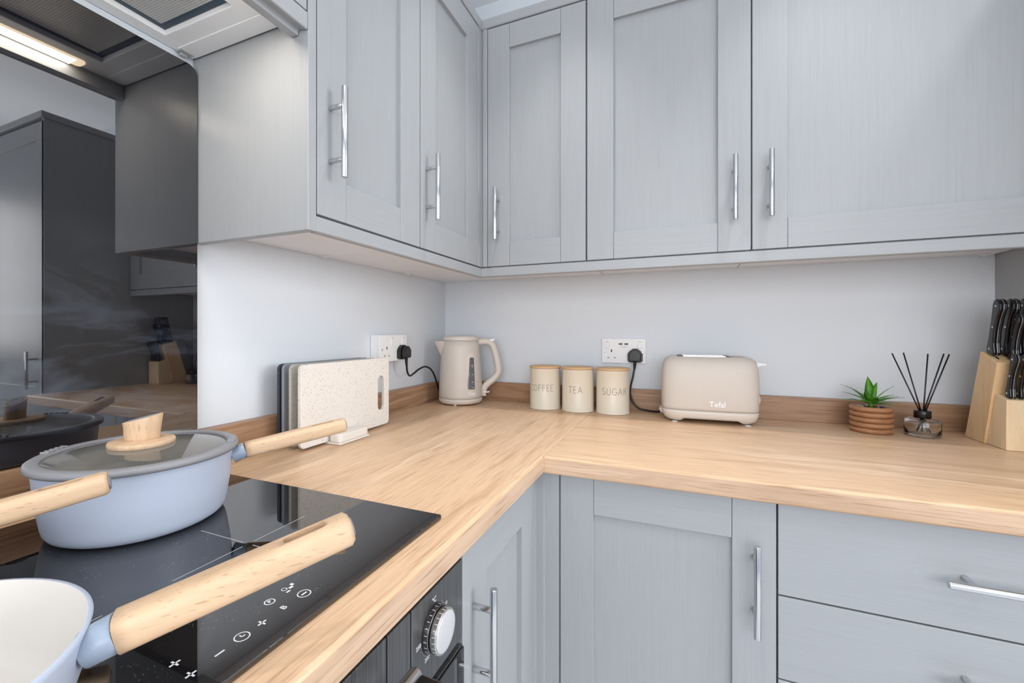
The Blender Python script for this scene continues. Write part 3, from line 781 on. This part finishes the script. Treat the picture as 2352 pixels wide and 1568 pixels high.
grey_s = speckle('grey_speckled_plastic', (.26, .28, .31), (.6, .6, .6), dens=.1)
black_s = speckle('charcoal_speckled_plastic', (.035, .042, .06), (.6, .6, .6), dens=.1)
board('cream speckled chopping board, front one of the four in the rack', .130, -.8975, -.5715, .9065, 1.0955, cream_s, slot=(-.622, -.5945, .949, 1.046))
board('taupe speckled chopping board standing directly behind the cream one', .098, -.8935, -.5900, .9065, 1.0950, taupe_s, slot=(-.635, -.608, .949, 1.046))
board('mid grey chopping board, third from the front in the rack', .066, -.8855, -.5830, .9065, 1.0950, grey_s)
board('charcoal chopping board at the back of the rack by the wall', .0440, -.8790, -.5760, .9065, 1.0940, black_s)
t = thing('board_rack', 'cream plastic rack holding four chopping boards upright', 'rack', (.1, -.76, .90))
rk = MB().box(.032, .168, -.815, -.706, .9003, .9060)
obj('base', rk, plain('cream_plastic', (.80, .76, .70), .35), t, bevel=.002)
for x0, x1 in ((.1315, .168), (.1005, .1195), (.0685, .0875), (.0455, .0555)):
    obj('divider', MB().prism(rrect(x0, x1, -.815, -.706, min(.012, (x1 - x0) / 2 - .001)), .9062, .9255, 'z'), plain('cream_plastic', (.80, .76, .70), .35), t, bevel=.002)

# ------------------------------------------------------------------ sockets and plugs
scm = plain('socket_white', (.86, .86, .86), .3)
def socket(label, M4, usb, depth):
    # local: x right, y up, z outwards; plate 0.150 x 0.086
    t = thing('wall_socket', label, 'socket', tuple(M4.translation))
    def part(nm, mb, mat, par=t, **k): return obj(nm, mb.xf(M4), mat, par, **k)
    if depth > 0: part('back_box', MB().prism(rrect(-.0735, .0735, -.0435, .0435, .003), 0.0005, depth - .0005, 'z'), scm, bevel=.001)
    pl = part('plate', MB().prism(rrect(-.0745, .0745, -.043, .043, .003), depth, depth + .0075, 'z'), scm, bevel=.0012)
    z = depth + .0076
    for sx in (-1, 1):
        cx = sx * .0555 if usb else (-.0105 if sx < 0 else .052)
        part('switch', MB().prism(rrect(cx - .0068, cx + .0068, .010, .034, .001), z, z + .0028, 'z'), scm, bevel=.0009)
        part('switch_mark', MB().box(cx - .004, cx + .004, .0325, .0336, z + .0024, z + .0031), plain('red_mark', (.08, .05, .05), .5))
    scs = [(-.0635, -.004), (.0635, -.004)]
    for cx, cy in scs:
        part('screw', MB().lathe([(.0032, 0), (.0032, .0012), (.0022, .0016)], 16).xf(Matrix.Translation((cx, cy, z - .0003))), M['steel'])
    lx = -.041 if usb else -.038
    part('pin_slot', MB().box(lx - .002, lx + .002, -.004, .0048, z - .0002, z + .0003), M['blackmatte'])
    for s in (-1, 1): part('pin_slot', MB().box(lx + s * .011 - .0032, lx + s * .011 + .0032, -.0265, -.0222, z - .0002, z + .0003), plain('slot_grey', (.32, .32, .32), .5))
    if usb:
        for cx in (-.0095, .0095): part('usb_port', MB().box(cx - .0065, cx + .0065, .0215, .0280, z - .0002, z + .0004), plain('usb_dark', (.12, .12, .13), .4))
        mbt = text_mb('USB CHARGER', .0042, None, Matrix.Translation((0, .0155, z + .0001))); m2 = text_mb('5V 2.1A', .0036, None, Matrix.Translation((0, .0105, z + .0001)))
        mbt.add(m2.v, m2.f); part('print', mbt, plain('grey_text', (.35, .35, .35), .6))
    return t
MA = Matrix.Translation((.0008, -.418, 1.1165)) @ Matrix(((0, 0, 1, 0), (1, 0, 0, 0), (0, 1, 0, 0), (0, 0, 0, 1)))
MBk = Matrix.Translation((.7213, -.0008, 1.1020)) @ Matrix(((1, 0, 0, 0), (0, 0, -1, 0), (0, 1, 0, 0), (0, 0, 0, 1)))
socket('white double socket on the left wall above the chopping boards', MA, False, .030)
socket('white double socket with two USB ports above the sugar canister', MBk, True, .0)
def smooth_path(pts, k=6):
    P = [Vector(p) for p in pts]; P = [P[0] * 2 - P[1]] + P + [P[-1] * 2 - P[-2]]; out = []
    for i in range(1, len(P) - 2):
        for j in range(k):
            u = j / k; a, b, c, d = P[i - 1], P[i], P[i + 1], P[i + 2]
            out.append(.5 * ((2 * b) + (c - a) * u + (2 * a - 5 * b + 4 * c - d) * u * u + (3 * b - a - 3 * c + d) * u ** 3))
    out.append(P[-2]); return out
def plug_cord(label, M4, cx, z0, path, group=None):
    t = thing('power_cord', label, 'power cord', tuple(M4 @ Vector((cx, -.01, z0))))
    poly = [(-.0245, -.0215), (-.0245, .004), (-.018, .013), (-.007, .0215), (.007, .0215), (.018, .013), (.0245, .004), (.0245, -.0215), (.018, -.026), (-.018, -.026)]
    po = [(p[0] + cx, p[1] - .0125) for p in poly]
    pi_ = [(p[0] * .78 + cx, p[1] * .84 - .0125) for p in poly]
    pg = obj('plug', MB().prism(po, z0, z0 + .015, 'z').xf(M4), M['black'], t, bevel=.002, seg=3)
    obj('plug_cover', MB().prism(pi_, z0 + .0152, z0 + .030, 'z').xf(M4), M['black'], pg, bevel=.003, seg=3)
    mt = MB()
    for i, (w, y) in enumerate(((.020, -.004), (.022, -.009), (.018, -.014), (.021, -.019))):
        mt.add(MB().box(cx - w / 2, cx + w / 2, y - .0007, y, z0 + .0300, z0 + .0302).xf(M4).v, MB().box(0, 1, 0, 1, 0, 1).f)
    obj('plug_print', mt, plain('plug_relief', (.05, .05, .05), .6), pg)
    P = smooth_path(path)
    rel = MB()
    start = Vector(path[0]); dirv = (P[3] - P[0]).normalized()
    for i in range(6):
        a = start + dirv * (.0045 * i - .004); b_ = a + dirv * .0032
        rel.tube([a, b_], [.0062 - .0004 * i, .0060 - .0004 * i], 14)
    obj('strain_relief', rel, M['black'], t)
    obj('cable', MB().tube(P, .0033, 12), M['black'], t)
    return t
plug_cord('black plug and lead of the kettle in the left wall socket', MA, .0400, .0378,
          [(.060, -.378, 1.076), (.060, -.376, 1.058), (.056, -.366, 1.034), (.048, -.340, 1.018), (.046, -.312, 1.023), (.050, -.284, 1.036), (.053, -.250, 1.043), (.056, -.222, 1.036), (.056, -.198, 1.020), (.052, -.172, .995), (.044, -.142, .965), (.038, -.112, .930), (.043, -.085, .9045)])
plug_cord('black plug and lead of the toaster in the USB socket', MBk, .0400, .0078,
          [(.7615, -.030, 1.062), (.7605, -.034, 1.045), (.756, -.038, 1.015), (.748, -.040, .978), (.748, -.042, .953), (.757, -.045, .929), (.776, -.048, .910), (.806, -.052, .9045), (.828, -.060, .9045), (.8420, -.070, .9070)])

# ------------------------------------------------------------------ kettle
BEIGE = (.70, .64, .575)
kp = plain('beige_plastic', BEIGE, .38, noise=.015)
kg = grid_plastic('beige_grid_plastic', BEIGE)
def uv_cyl(o, r):
    me = o.data; uv = me.uv_layers.new(name='uv')
    for p in me.polygons:
        ang = [math.atan2(me.vertices[v].co.y, me.vertices[v].co.x) for v in p.vertices]
        wrap = max(ang) - min(ang) > pi
        for li, a, v in zip(p.loop_indices, ang, p.vertices):
            if wrap and a < 0: a += 2 * pi
            uv.data[li].uv = (a * r, me.vertices[v].co.z)
def bend(mb, r_at, ang0, lift=.0004):
    # flat text in x,y -> around vertical cylinder facing angle ang0
    out = []
    for x, y, z in mb.v:
        r = r_at(y) + lift + z; a = ang0 + x / r_at(y); out.append((r * cos(a), r * sin(a), y))
    mb.v = out; return mb
KA = radians(27)
t = thing('kettle', 'beige plastic electric kettle standing in the corner of the worktop', 'kettle', (.142, -.136, .9002), KA)
kr = [(.0815, .024), (.0822, .034), (.0812, .07), (.0785, .12), (.0745, .17), (.0705, .21), (.0690, .2365)]
def kR(z):
    for (r0, z0), (r1, z1) in zip(kr, kr[1:]):
        if z <= z1: return r0 + (r1 - r0) * max(0, (z - z0)) / (z1 - z0)
    return kr[-1][0]
b = obj('body', MB().lathe([(.060, .0238)] + kr + [(.060, .2366)], 96, capt=True), kg, t, world=False)
uv_cyl(b, .08)
obj('base', MB().lathe([(.066, .0025), (.0755, .0050), (.0805, .0105), (.0828, .0185), (.0828, .0225), (.060, .0232)], 96), kp, t, world=False)
obj('foot', MB().lathe([(.006, 0), (.006, .0035)], 12, c=(-.02, -.062, 0)), M['white_plastic'], t, world=False)
obj('foot', MB().lathe([(.006, 0), (.006, .0035)], 12, c=(.05, .04, 0)), M['white_plastic'], t, world=False)
obj('foot', MB().lathe([(.006, 0), (.006, .0035)], 12, c=(-.05, .04, 0)), M['white_plastic'], t, world=False)
obj('lid', MB().lathe([(.0672, .2372), (.0682, .2385), (.0678, .2440), (.0655, .2500), (.061, .2535), (.05, .2548), (.0001, .2552)], 96), kp, t, world=False)
# spout towards local -x
sp = MB(); rows = [(.2340, .1010, .021), (.2280, .0985, .019), (.215, .0920, .0155), (.200, .0850, .011), (.188, .0795, .006), (.180, .0760, .002)]
vs = []; N = 13
for z, tip, hw in rows:
    for i in range(N):
        u = -1 + 2 * i / (N - 1); xb = math.sqrt(max(0, kR(z) ** 2 - (hw * 1.7) ** 2)) - .002
        x = xb + (tip - xb) * (1 - abs(u) ** 1.6); vs.append((-x, u * hw * 1.7, z))
fs = [(j * N + i, j * N + i + 1, (j + 1) * N + i + 1, (j + 1) * N + i) for j in range(len(rows) - 1) for i in range(N - 1)]
fs.append(tuple(range(N)))
obj('spout', MB().add(vs, fs, True), kp, t, world=False)
# handle towards local +x
hp = [(.058, 0, .2300), (.078, 0, .2325), (.1005, 0, .2325), (.118, 0, .2230), (.1290, 0, .2000), (.1370, 0, .168), (.1425, 0, .140), (.1440, 0, .122), (.138, 0, .1050), (.122, 0, .0880), (.104, 0, .0740), (.0900, 0, .058), (.0855, 0, .040), (.0845, 0, .026)]
P = smooth_path(hp, 4)
rad = []
for i in range(len(P)):
    u = i / (len(P) - 1); a = .0125 if .1 < u < .62 else (.0135 if u <= .1 else .0125 - .0065 * (u - .62) / .38)
    rad.append((.0125, a))
obj('handle', MB().tube(P, rad, 20, up=(0, 1, 0)), kp, t, world=False)
obj('lid_button', MB().prism([(.105, .2405), (.130, .2455), (.126, .2350), (.112, .2330)], -.009, .009, 'y'), M['white_plastic'], t, world=False, bevel=.0015)
obj('switch', MB().prism([(.086, .040), (.104, .0385), (.110, .0410), (.110, .0440), (.100, .0430), (.086, .046)], -.008, .008, 'y'), M['white_plastic'], t, world=False, bevel=.001)
# water gauge, facing local angle
GA = radians(-90 + 30)
def patch(poly2, lift, ang0, thick=.0012, nx=6):
    # poly2 in (u,z); returns slab wrapped on the body
    bm = bmesh.new(); vs = [bm.verts.new((p[0], p[1], 0)) for p in poly2]; f = bm.faces.new(vs)
    bmesh.ops.triangulate(bm, faces=[f]); bmesh.ops.subdivide_edges(bm, edges=bm.edges[:], cuts=3, use_grid_fill=True)
    r = bmesh.ops.extrude_face_region(bm, geom=bm.faces[:])
    for v in [g for g in r['geom'] if isinstance(g, bmesh.types.BMVert)]: v.co.z += thick
    bm.verts.index_update(); mb = MB().add([tuple(v.co) for v in bm.verts], [tuple(v.index for v in f.verts) for f in bm.faces]); bm.free()
    return bend(mb, kR, ang0, lift)
gl = plain('gauge_smoked', (.13, .14, .155), .08)
po = rrect(-.0170, .0170, .052, .190, .016, 6)
obj('gauge_surround', patch(po, -.0006, GA), kp, t, world=False)
po = [(-.0155, .063), (-.012, .0595), (.0095, .0595), (.0128, .063), (.0128, .172), (.0105, .1755), (-.0035, .1755), (-.0055, .172), (-.0055, .093), (-.0070, .0895), (-.0135, .0850), (-.0155, .081)]
ga = obj('water_gauge', patch(po, .0002, GA), gl, t, world=False)
mb = MB()
for s, z, sz in (('max', .147, .006), ('1.7', .141, .006), ('1.0', .113, .006), ('0.5', .086, .006), ('min', .067, .005)):
    m_ = text_mb(s, sz, None, Matrix.Translation((.0035, z, 0))); mb.add(m_.v, m_.f)
obj('gauge_marks', bend(mb, kR, GA, .0016), M['white_print'], ga, world=False)
mb = text_mb('Tefal', .0155, None, Matrix.Translation((.001, .043, 0)), offset=.0002)
M['logo'] = plain('logo_white', (.95, .95, .95), .4)
obj('logo', bend(mb, kR, GA, .0008), M['logo'], t, world=False)

# ------------------------------------------------------------------ canisters
tin = plain('cream_tin', (.76, .69, .56), .32, noise=.01)
bam = beech('bamboo_lid', 'x', (.60, .36, .17), (.4, .22, .1), (.72, .47, .25), 6, 60)
camx, camy = cam.location.x, cam.location.y
for word, lab, cx, cy, z, tw in (('COFFEE', 'cream canister marked COFFEE with a bamboo lid', .465, -.1085, .2, -.28), ('TEA', 'cream canister marked TEA with a bamboo lid', .5822, -.1118, .2, -.16), ('SUGAR', 'cream canister marked SUGAR with a bamboo lid', .698, -.1078, .2, .12)):
    t = thing('canister', lab, 'canister', (cx, cy, .9002), 0, 'storage canisters')
    R_ = .0535
    obj('tin', MB().lathe([(R_ - .001, 0), (R_ + .0012, .0010), (R_ + .0012, .0028), (R_ - .0003, .0045), (R_ - .0003, .1395), (R_ + .0002, .1405), (R_ - .001, .1425), (R_ - .006, .1425)], 80), tin, t, world=False)
    obj('lid', MB().lathe([(R_ - .004, .1428), (R_ + .0015, .1432), (R_ + .0022, .1462), (R_ + .0005, .1495), (.0001, .1500)], 80), bam, t, world=False, label='round bamboo lid')
    fa = math.atan2(camy - cy, camx - cx) + tw
    mb = stroke_text(word, .0215, .24, .0012, .95 if word != 'COFFEE' else .92)
    mb.v = [(x, y + .0650, z_) for x, y, z_ in mb.v]
    obj('lettering', bend(mb, lambda y: R_, fa, .0003), M['grey_print'], t, world=False, label='thin brown capital letters ' + word)

# ------------------------------------------------------------------ toaster
t = thing('toaster', 'beige two-slice toaster with a fine grid pattern', 'toaster', (.981, -.118, .9002), radians(3.0))
TW, TD = .264, .158
def ssection(hw, hd, e=5.0, n=64):
    out = []
    for i in range(n):
        a = 2 * pi * i / n; c, s_ = cos(a), sin(a)
        out.append((hw * abs(c) ** (2 / e) * (1 if c >= 0 else -1), hd * abs(s_) ** (2 / e) * (1 if s_ >= 0 else -1)))
    return out
N = 96
lev = [(.038, .1300, .0760), (.046, .1313, .0770), (.10, .1318, .0775), (.135, .1310, .0768), (.160, .1290, .0745), (.176, .1255, .0700), (.1855, .1200, .0640), (.1915, .1130, .0560), (.1945, .1050, .0480)]
vs = []
for z, hw, hd in lev: vs += [(x, y, z) for x, y in ssection(hw, hd, 5, N)]
fs = []
for j in range(len(lev) - 1):
    for i in range(N): k = (i + 1) % N; fs.append((j * N + i, j * N + k, (j + 1) * N + k, (j + 1) * N + i))
mb = MB().add(vs, fs, True); mb.f.append(tuple((len(lev) - 1) * N + i for i in range(N))); mb.sm.append(False)
mb.f.append(tuple(reversed(range(N)))); mb.sm.append(False)
bo = obj('body', mb, kg, t, world=False)
me = bo.data; uv = me.uv_layers.new(name='uv')
for p in me.polygons:
    nrm = p.normal
    for li, v in zip(p.loop_indices, p.vertices):
        co = me.vertices[v].co
        uv.data[li].uv = (co.x if abs(nrm.y) > abs(nrm.x) else co.y, co.z) if abs(nrm.z) < .9 else (0.001, 0.001)
# base shell with arched front and back
lv = [(.0022, .1040, .0540), (.0030, .1100, .0600), (.0060, .1170, .0660), (.0110, .1230, .0710), (.0190, .1275, .0745), (.0280, .1300, .0762), (.0376, .1306, .0766)]
vs = []
for z, hw, hd in lv: vs += [(x, y, z) for x, y in ssection(hw, hd, 5, N)]
fs = [(j * N + i, j * N + (i + 1) % N, (j + 1) * N + (i + 1) % N, (j + 1) * N + i) for j in range(len(lv) - 1) for i in range(N)]
mb = MB().add(vs, fs, True); mb.f.append(tuple((len(lv) - 1) * N + i for i in range(N))); mb.sm.append(False)
mb.f.append(tuple(reversed(range(N)))); mb.sm.append(False)
bs = obj('base', mb, kp, t, world=False)
arch = [(-.0830, -.01), (-.0800, .0022), (-.0760, .0080), (-.0700, .0125), (-.0620, .0145), (.0640, .0145), (.0730, .0125), (.0800, .0080), (.0850, .0022), (.0880, -.01)]
cut = obj('cutter', MB().prism(arch, -.1, .1, 'y'), None); cut.parent = bs
bm_ = bs.modifiers.new('arch', 'BOOLEAN'); bm_.operation = 'DIFFERENCE'; bm_.object = cut; bm_.solver = 'EXACT'
bpy.context.view_layer.update()
me = bpy.data.meshes.new_from_object(bs.evaluated_get(bpy.context.evaluated_depsgraph_get()))
bs.modifiers.clear(); bs.data = me; bpy.data.objects.remove(cut)
obj('underside', MB().box(-.0700, .0700, -.060, .060, .0110, .0150), kp, t, world=False)
for fx in (-.095, .098):
    for fy in (-.06, .06): obj('foot', MB().lathe([(.008, 0), (.008, .0022)], 12, c=(fx, fy, 0)), M['white_plastic'], t, world=False)
sm_ = plain('slot_metal', (.78, .78, .80), .25, .8)
for yy in (-.022, .022):
    obj('bread_slot', MB().box(-.083, .060, yy - .0135, yy + .0135, .1944, .1950), M['blackmatte'], t, world=False)
    obj('slot_rim', MB().box(-.070, .045, yy - .0152, yy - .0128, .1946, .1975).box(-.070, .045, yy + .0128, yy + .0152, .1946, .1975), sm_, t, world=False, bevel=.0004)
    obj('slot_guard', MB().prism([(-.086, .1946), (-.068, .1946), (-.071, .1975), (-.083, .1975)], yy - .0150, yy + .0150, 'y').prism([(.042, .1946), (.062, .1946), (.056, .1975), (.046, .1975)], yy - .0150, yy + .0150, 'y'), plain('guard_dark', (.1, .1, .1), .4), t, world=False)
obj('dial_top', MB().lathe([(.0165, .1945), (.0165, .1962), (.0150, .1966)], 32, c=(.082, 0, 0), sy=1.1), plain('beige_dark', (.50, .45, .40), .4), t, world=False)
obj('lever', MB().prism([(.1255, .184), (.1330, .1795), (.149, .1770), (.1560, .1745), (.1545, .1700), (.1400, .1695), (.1305, .1640)], -.016, .016, 'y'), M['white_plastic'], t, world=False, bevel=.002)
obj('browning_knob', MB().lathe([(.0135, 0), (.0135, .007), (.012, .009)], 32).xf(Matrix.Translation((.1295, 0, .068)) @ Matrix.Rotation(radians(90), 4, 'Y')), M['white_plastic'], t, world=False)
obj('cord_grip', MB().prism([(-.1315, .034), (-.1385, .027), (-.1330, .018), (-.1270, .0150), (-.125, .030)], -.012, .030, 'y'), kp, t, world=False, bevel=.001)
mb = text_mb('Tefal', .0215, None, Matrix.Translation((.018, -.0780, .0585)) @ Matrix.Rotation(radians(90), 4, 'X'), offset=.0004)
obj('logo', mb, M['logo'], t, world=False)

# ------------------------------------------------------------------ potted plant
t = thing('potted_plant', 'small spiky green plant in a ringed brown wooden pot', 'plant', (1.3775, -.116, .9002))
ringm = beech('ring_wood', 'x', (.33, .145, .06), (.2, .08, .03), (.42, .21, .10), 20, 80)
for i in range(5):
    z = .0070 + i * .0140
    pr = [(.0395 + .0075 * cos(a), z + .0070 * sin(a)) for a in [2 * pi * k / 12 for k in range(13)]]
    obj('ring', MB().lathe(pr, 40, capb=False, capt=False), ringm, t, world=False)
po = obj('liner', MB().lathe([(.036, .001), (.0385, .004), (.0385, .068), (.036, .0685), (.036, .062)], 40, capt=False), plain('liner_dark', (.03, .015, .01), .7), t, world=False)
obj('soil', MB().lathe([(.0362, .060), (.0362, .064)], 40), plain('soil', (.03, .02, .015), .9, noise=.4, nscale=300), t, world=False)
pbm = [plain('pebble_' + n_, c, .5) for n_, c in (('cream', (.7, .62, .45)), ('white', (.75, .73, .68)), ('slate', (.12, .12, .17)), ('brown', (.3, .15, .08)))]
for i in range(26):
    a = random.random() * 2 * pi; r = .012 + .021 * math.sqrt(random.random()); s_ = random.uniform(.0028, .0045)
    pr = [(.0001, -.7), (.6, -.45), (1, 0), (.7, .5), (.0001, .75)]
    mb = MB().lathe([(q * s_, w_ * s_ * .8) for q, w_ in pr], 8, sx=random.uniform(.9, 1.4)).xf(Matrix.Translation((r * cos(a), r * sin(a), .0665)) @ Matrix.Rotation(random.random() * 6, 4, 'Z'))
    obj('pebble', mb, random.choice(pbm), t, world=False)
lf, lnt, lb = new_mat('leaf_green')
lv = noise(lnt, coords(lnt, (25, 25, 25)), 1, 2)
lnt.links.new(ramp(lnt, lv, [(.3, (.03, .15, .012)), (.6, (.10, .33, .02)), (.8, (.26, .50, .05))]), lb.inputs['Base Color']); sset(lb, Roughness=.4)
vdir = math.atan2(camy + .116, camx - 1.3775)  # direction to camera in plan, leaves listed relative to the picture plane
rt_a = vdir + pi / 2
def leaf(az, L_, el0, el1, w, z0=.074):
    # az: azimuth; el0/el1: elevation angle at base and tip
    N = 9; cpts = []; p = Vector((.003 * cos(az), .003 * sin(az), z0)); st = L_ / (N - 1)
    for i in range(N):
        u = i / (N - 1); el = radians(el0 + (el1 - el0) * u ** 1.1); cpts.append(p.copy())
        p += Vector((cos(az) * cos(el), sin(az) * cos(el), sin(el))) * st
    side = Vector((-sin(az), cos(az), 0)); vs = []
    for i, c in enumerate(cpts):
        u = i / (N - 1); ww = w * (min(1, .45 + u * 2.2) if u < .3 else (1.0 - ((u - .3) / .7) ** 1.7)) * .5 + .0003
        tng = (cpts[min(i + 1, N - 1)] - cpts[max(i - 1, 0)]).normalized(); nn = side.cross(tng).normalized()
        vs += [c - side * ww - nn * ww * .25, c + nn * -.0, c + side * ww - nn * ww * .25, c - nn * -.0 + nn * .0009 * -1]
    fs = []
    for i in range(N - 1):
        a = i * 4; b_ = a + 4
        fs += [(a, a + 1, b_ + 1, b_), (a + 1, a + 2, b_ + 2, b_ + 1), (a + 2, a + 3, b_ + 3, b_ + 2), (a + 3, a, b_, b_ + 3)]
    obj('leaf', MB().add(vs, fs, True), lf, t, world=False)
L_ = [(-100, .078, 55, 10, .009), (-88, .062, 40, 5, .010), (-75, .050, 45, 10, .010), (-60, .060, 22, -8, .013), (-30, .052, 25, -5, .012),
      (88, .066, 62, 35, .010), (95, .066, 32, 2, .010), (80, .058, 40, 8, .010), (70, .056, 18, -2, .012), (60, .050, 8, 0, .013), (20, .040, 50, 5, .013),
      (-165, .074, 78, 60, .014), (150, .060, 80, 55, .011), (-20, .050, 62, 20, .012), (120, .055, 40, 10, .010), (-130, .055, 45, 20, .010), (35, .045, 30, 5, .012)]
for az, l_, e0, e1, w_ in L_:
    leaf(vdir + radians(az), l_ * 1.04, e0, e1, w_ * 1.75)
obj('stem', MB().lathe([(.005, .060), (.0045, .075), (.003, .085)], 12), lf, t, world=False)

# ------------------------------------------------------------------ reed diffuser
DX, DY = 1.479, -.127
t = thing('diffuser_bottle', 'round clear glass reed diffuser bottle with a black collar', 'diffuser', (DX, DY, .9002))
gg, gnt, gb = new_mat('clear_glass'); sset(gb, Roughness=.0, IOR=1.46, Transmission_Weight=1.0, Base_Color=(.97, .98, .98, 1))
obj('bottle', MB().lathe([(.030, 0), (.0352, .0025), (.0358, .006), (.0358, .038), (.0345, .0425), (.030, .0445), (.014, .0455), (.012, .050), (.0095, .050), (.0105, .0435), (.029, .0405), (.0325, .0365), (.0325, .0085), (.030, .0065), (.0001, .0060)], 64, capb=True, capt=False), gg, t, world=False)
obj('collar', MB().lathe([(.0150, .0470), (.0170, .0475), (.0170, .0655), (.0160, .0665), (.0085, .0665), (.0085, .0475), (.0150, .0470)], 40, capb=False, capt=False), M['black'], t, world=False)
rd = [((1.421, 1.113), (1.4715, .968), (1.497, .908)), ((1.4445, 1.115), (1.476, .968), (1.490, .908)), ((1.4905, 1.113), (1.4805, .968), (1.4785, .908)), ((1.5215, 1.114), (1.4835, .968), (1.468, .909)), ((1.5285, 1.113), (1.4855, .968), (1.4655, .908))]
pos = ['leftmost black reed in the diffuser', 'second black reed from the left in the diffuser', 'upright middle black reed in the diffuser', 'fourth black reed from the left in the diffuser', 'rightmost black reed in the diffuser']
for i, ((tx, tz), (mx_, mz), (bx_, bz)) in enumerate(rd):
    y0 = DY + .004 * (i % 2) - .002
    # straight rod through the neck: from top through mid down to inside of the bottle
    top = Vector((tx, y0 + .012 - .004 * i, tz)); mid = Vector((mx_, y0, mz)); k = (mz - bz) / (tz - mz)
    bot = mid + (mid - top) * k
    t2 = thing('reed_stick', pos[i], 'reed', tuple(bot), 0, 'reeds in the diffuser')
    obj('stick', MB().tube([bot, top], .0016, 10), M['black'], t2)

# ------------------------------------------------------------------ knife block
pine = beech('pine_block', 'z', (.74, .47, .22), (.6, .34, .14), (.84, .60, .34), 5, 45)
KX0, KX1 = 1.577, 1.664
t = thing('knife_block', 'pale wooden knife block leaning forward with a lower front step', 'knife block', (1.62, -.16, .9002))
obj('tall_block', MB().prism([(-.0880, .9004), (-.1670, .9004), (-.2150, 1.0980), (-.1530, 1.1220)], KX0, KX1, 'x'), pine, t, bevel=.0012)
obj('front_block', MB().prism([(-.1674, .9004), (-.2360, .9004), (-.2380, 1.0150), (-.1980, 1.0240)], KX0 + .005, KX1 - .001, 'x'), beech('pine_block_pale', 'z', (.82, .60, .36), (.7, .45, .22), (.88, .70, .46), 5, 45), t, bevel=.0012)
slot_m = M['blackmatte']
ax = Vector((0, -.235, .972)).normalized(); ay = Vector((1, 0, 0)).cross(ax).normalized()   # ay points towards -y/-z side or +y
if ay.y > 0: ay = -ay
def knife(label, x, base, Lh, w, th, grp):
    t = thing('kitchen_knife', label, 'knife', tuple(base), 0, grp)
    # outline in (s along ay, h along ax)
    out = [(-.36 * w, 0), (-.50 * w, .10 * Lh), (-.44 * w, .30 * Lh), (-.46 * w, .6 * Lh), (-.55 * w, .88 * Lh), (-.48 * w, .97 * Lh), (-.2 * w, Lh), (.15 * w, .99 * Lh), (.47 * w, .93 * Lh), (.52 * w, .84 * Lh), (.30 * w, .66 * Lh), (.22 * w, .45 * Lh), (.32 * w, .22 * Lh), (.62 * w, .06 * Lh), (.55 * w, 0)]
    def mk(s, h, d): return base + ay * s + ax * h + Vector((d, 0, 0))
    def slab(d0, d1, sc=1):
        n_ = len(out); vs = [mk(s * sc, h, d0) for s, h in out] + [mk(s * sc, h, d1) for s, h in out]
        return MB().add(vs, [(i, (i + 1) % n_, n_ + (i + 1) % n_, n_ + i) for i in range(n_)] + [tuple(reversed(range(n_))), tuple(range(n_, 2 * n_))])
    g = obj('handle', slab(-th / 2, -.0008), M['black'], t, bevel=.0032, seg=3)
    obj('handle', slab(.0008, th / 2), M['black'], t, bevel=.0032, seg=3)
    obj('tang', slab(-.0008, .0008, 1.02), M['steel'], t)
    for hh in (.10, .50, .88):
        c = mk(-.04 * w, hh * Lh, 0)
        rv = MB().tube([c - Vector((th / 2 + .0003, 0, 0)), c + Vector((th / 2 + .0003, 0, 0))], .0024, 14, up=(0, 0, 1))
        obj('rivet', rv, M['chrome'], t)
    bl = [(-.40 * w, .001), (.45 * w, .001), (.40 * w, -.012), (-.36 * w, -.012)]
    vs = [mk(s, h, -.0008) for s, h in bl] + [mk(s, h, .0008) for s, h in bl]
    obj('blade', MB().add(vs, [(0, 1, 5, 4), (1, 2, 6, 5), (2, 3, 7, 6), (3, 0, 4, 7), (0, 3, 2, 1), (4, 5, 6, 7)]), M['steel'], t)
G = 'knives in the wooden block'
for i, (x, lab) in enumerate(((1.5895, 'black-handled knife at the back left of the block, top row'), (1.6115, 'black-handled knife second from the left in the top row'), (1.634, 'black-handled knife third from the left in the top row'), (1.654, 'black-handled knife at the right end of the top row'))):
    knife(lab, x, Vector((x, -.1735, 1.1165)), .133, .026, .0155, G)
for i, (x, lab) in enumerate(((1.6105, 'slimmer black-handled knife in the middle row, left one'), (1.6400, 'slimmer black-handled knife in the middle row, right one'))):
    knife(lab, x, Vector((x, -.2000, 1.1065)), .107, .020, .0145, G)
for i, (x, lab) in enumerate(((1.5945, 'short black steak knife at the left of the front step'), (1.6120, 'short black steak knife second from the left on the front step'), (1.6295, 'short black steak knife third from the left on the front step'), (1.6470, 'short black steak knife at the right end of the front step'))):
    knife(lab, x, Vector((x, -.2230, 1.0195)), .103, .018, .0125, G)
sm2 = MB()
for x in (1.5895, 1.6115, 1.634, 1.654): sm2.box(x - .0022, x + .0022, -.1905, -.1745, 1.1075, 1.1085)
# slot openings cut lines on the top face (follow the sloping top)
vs_m = MB()
for x in (1.5895, 1.6115, 1.634, 1.654):
    p0 = Vector((x, -.196, 1.1058)); p1 = Vector((x, -.160, 1.1197)); w_ = .0022
    vs_m.add([(x - w_, p0.y, p0.z), (x + w_, p0.y, p0.z), (x + w_, p1.y, p1.z), (x - w_, p1.y, p1.z)], [(0, 1, 2, 3)])
obj('slot', vs_m, slot_m, t)

for o in list(COL.objects):
    if '_root' in o: del o['_root']
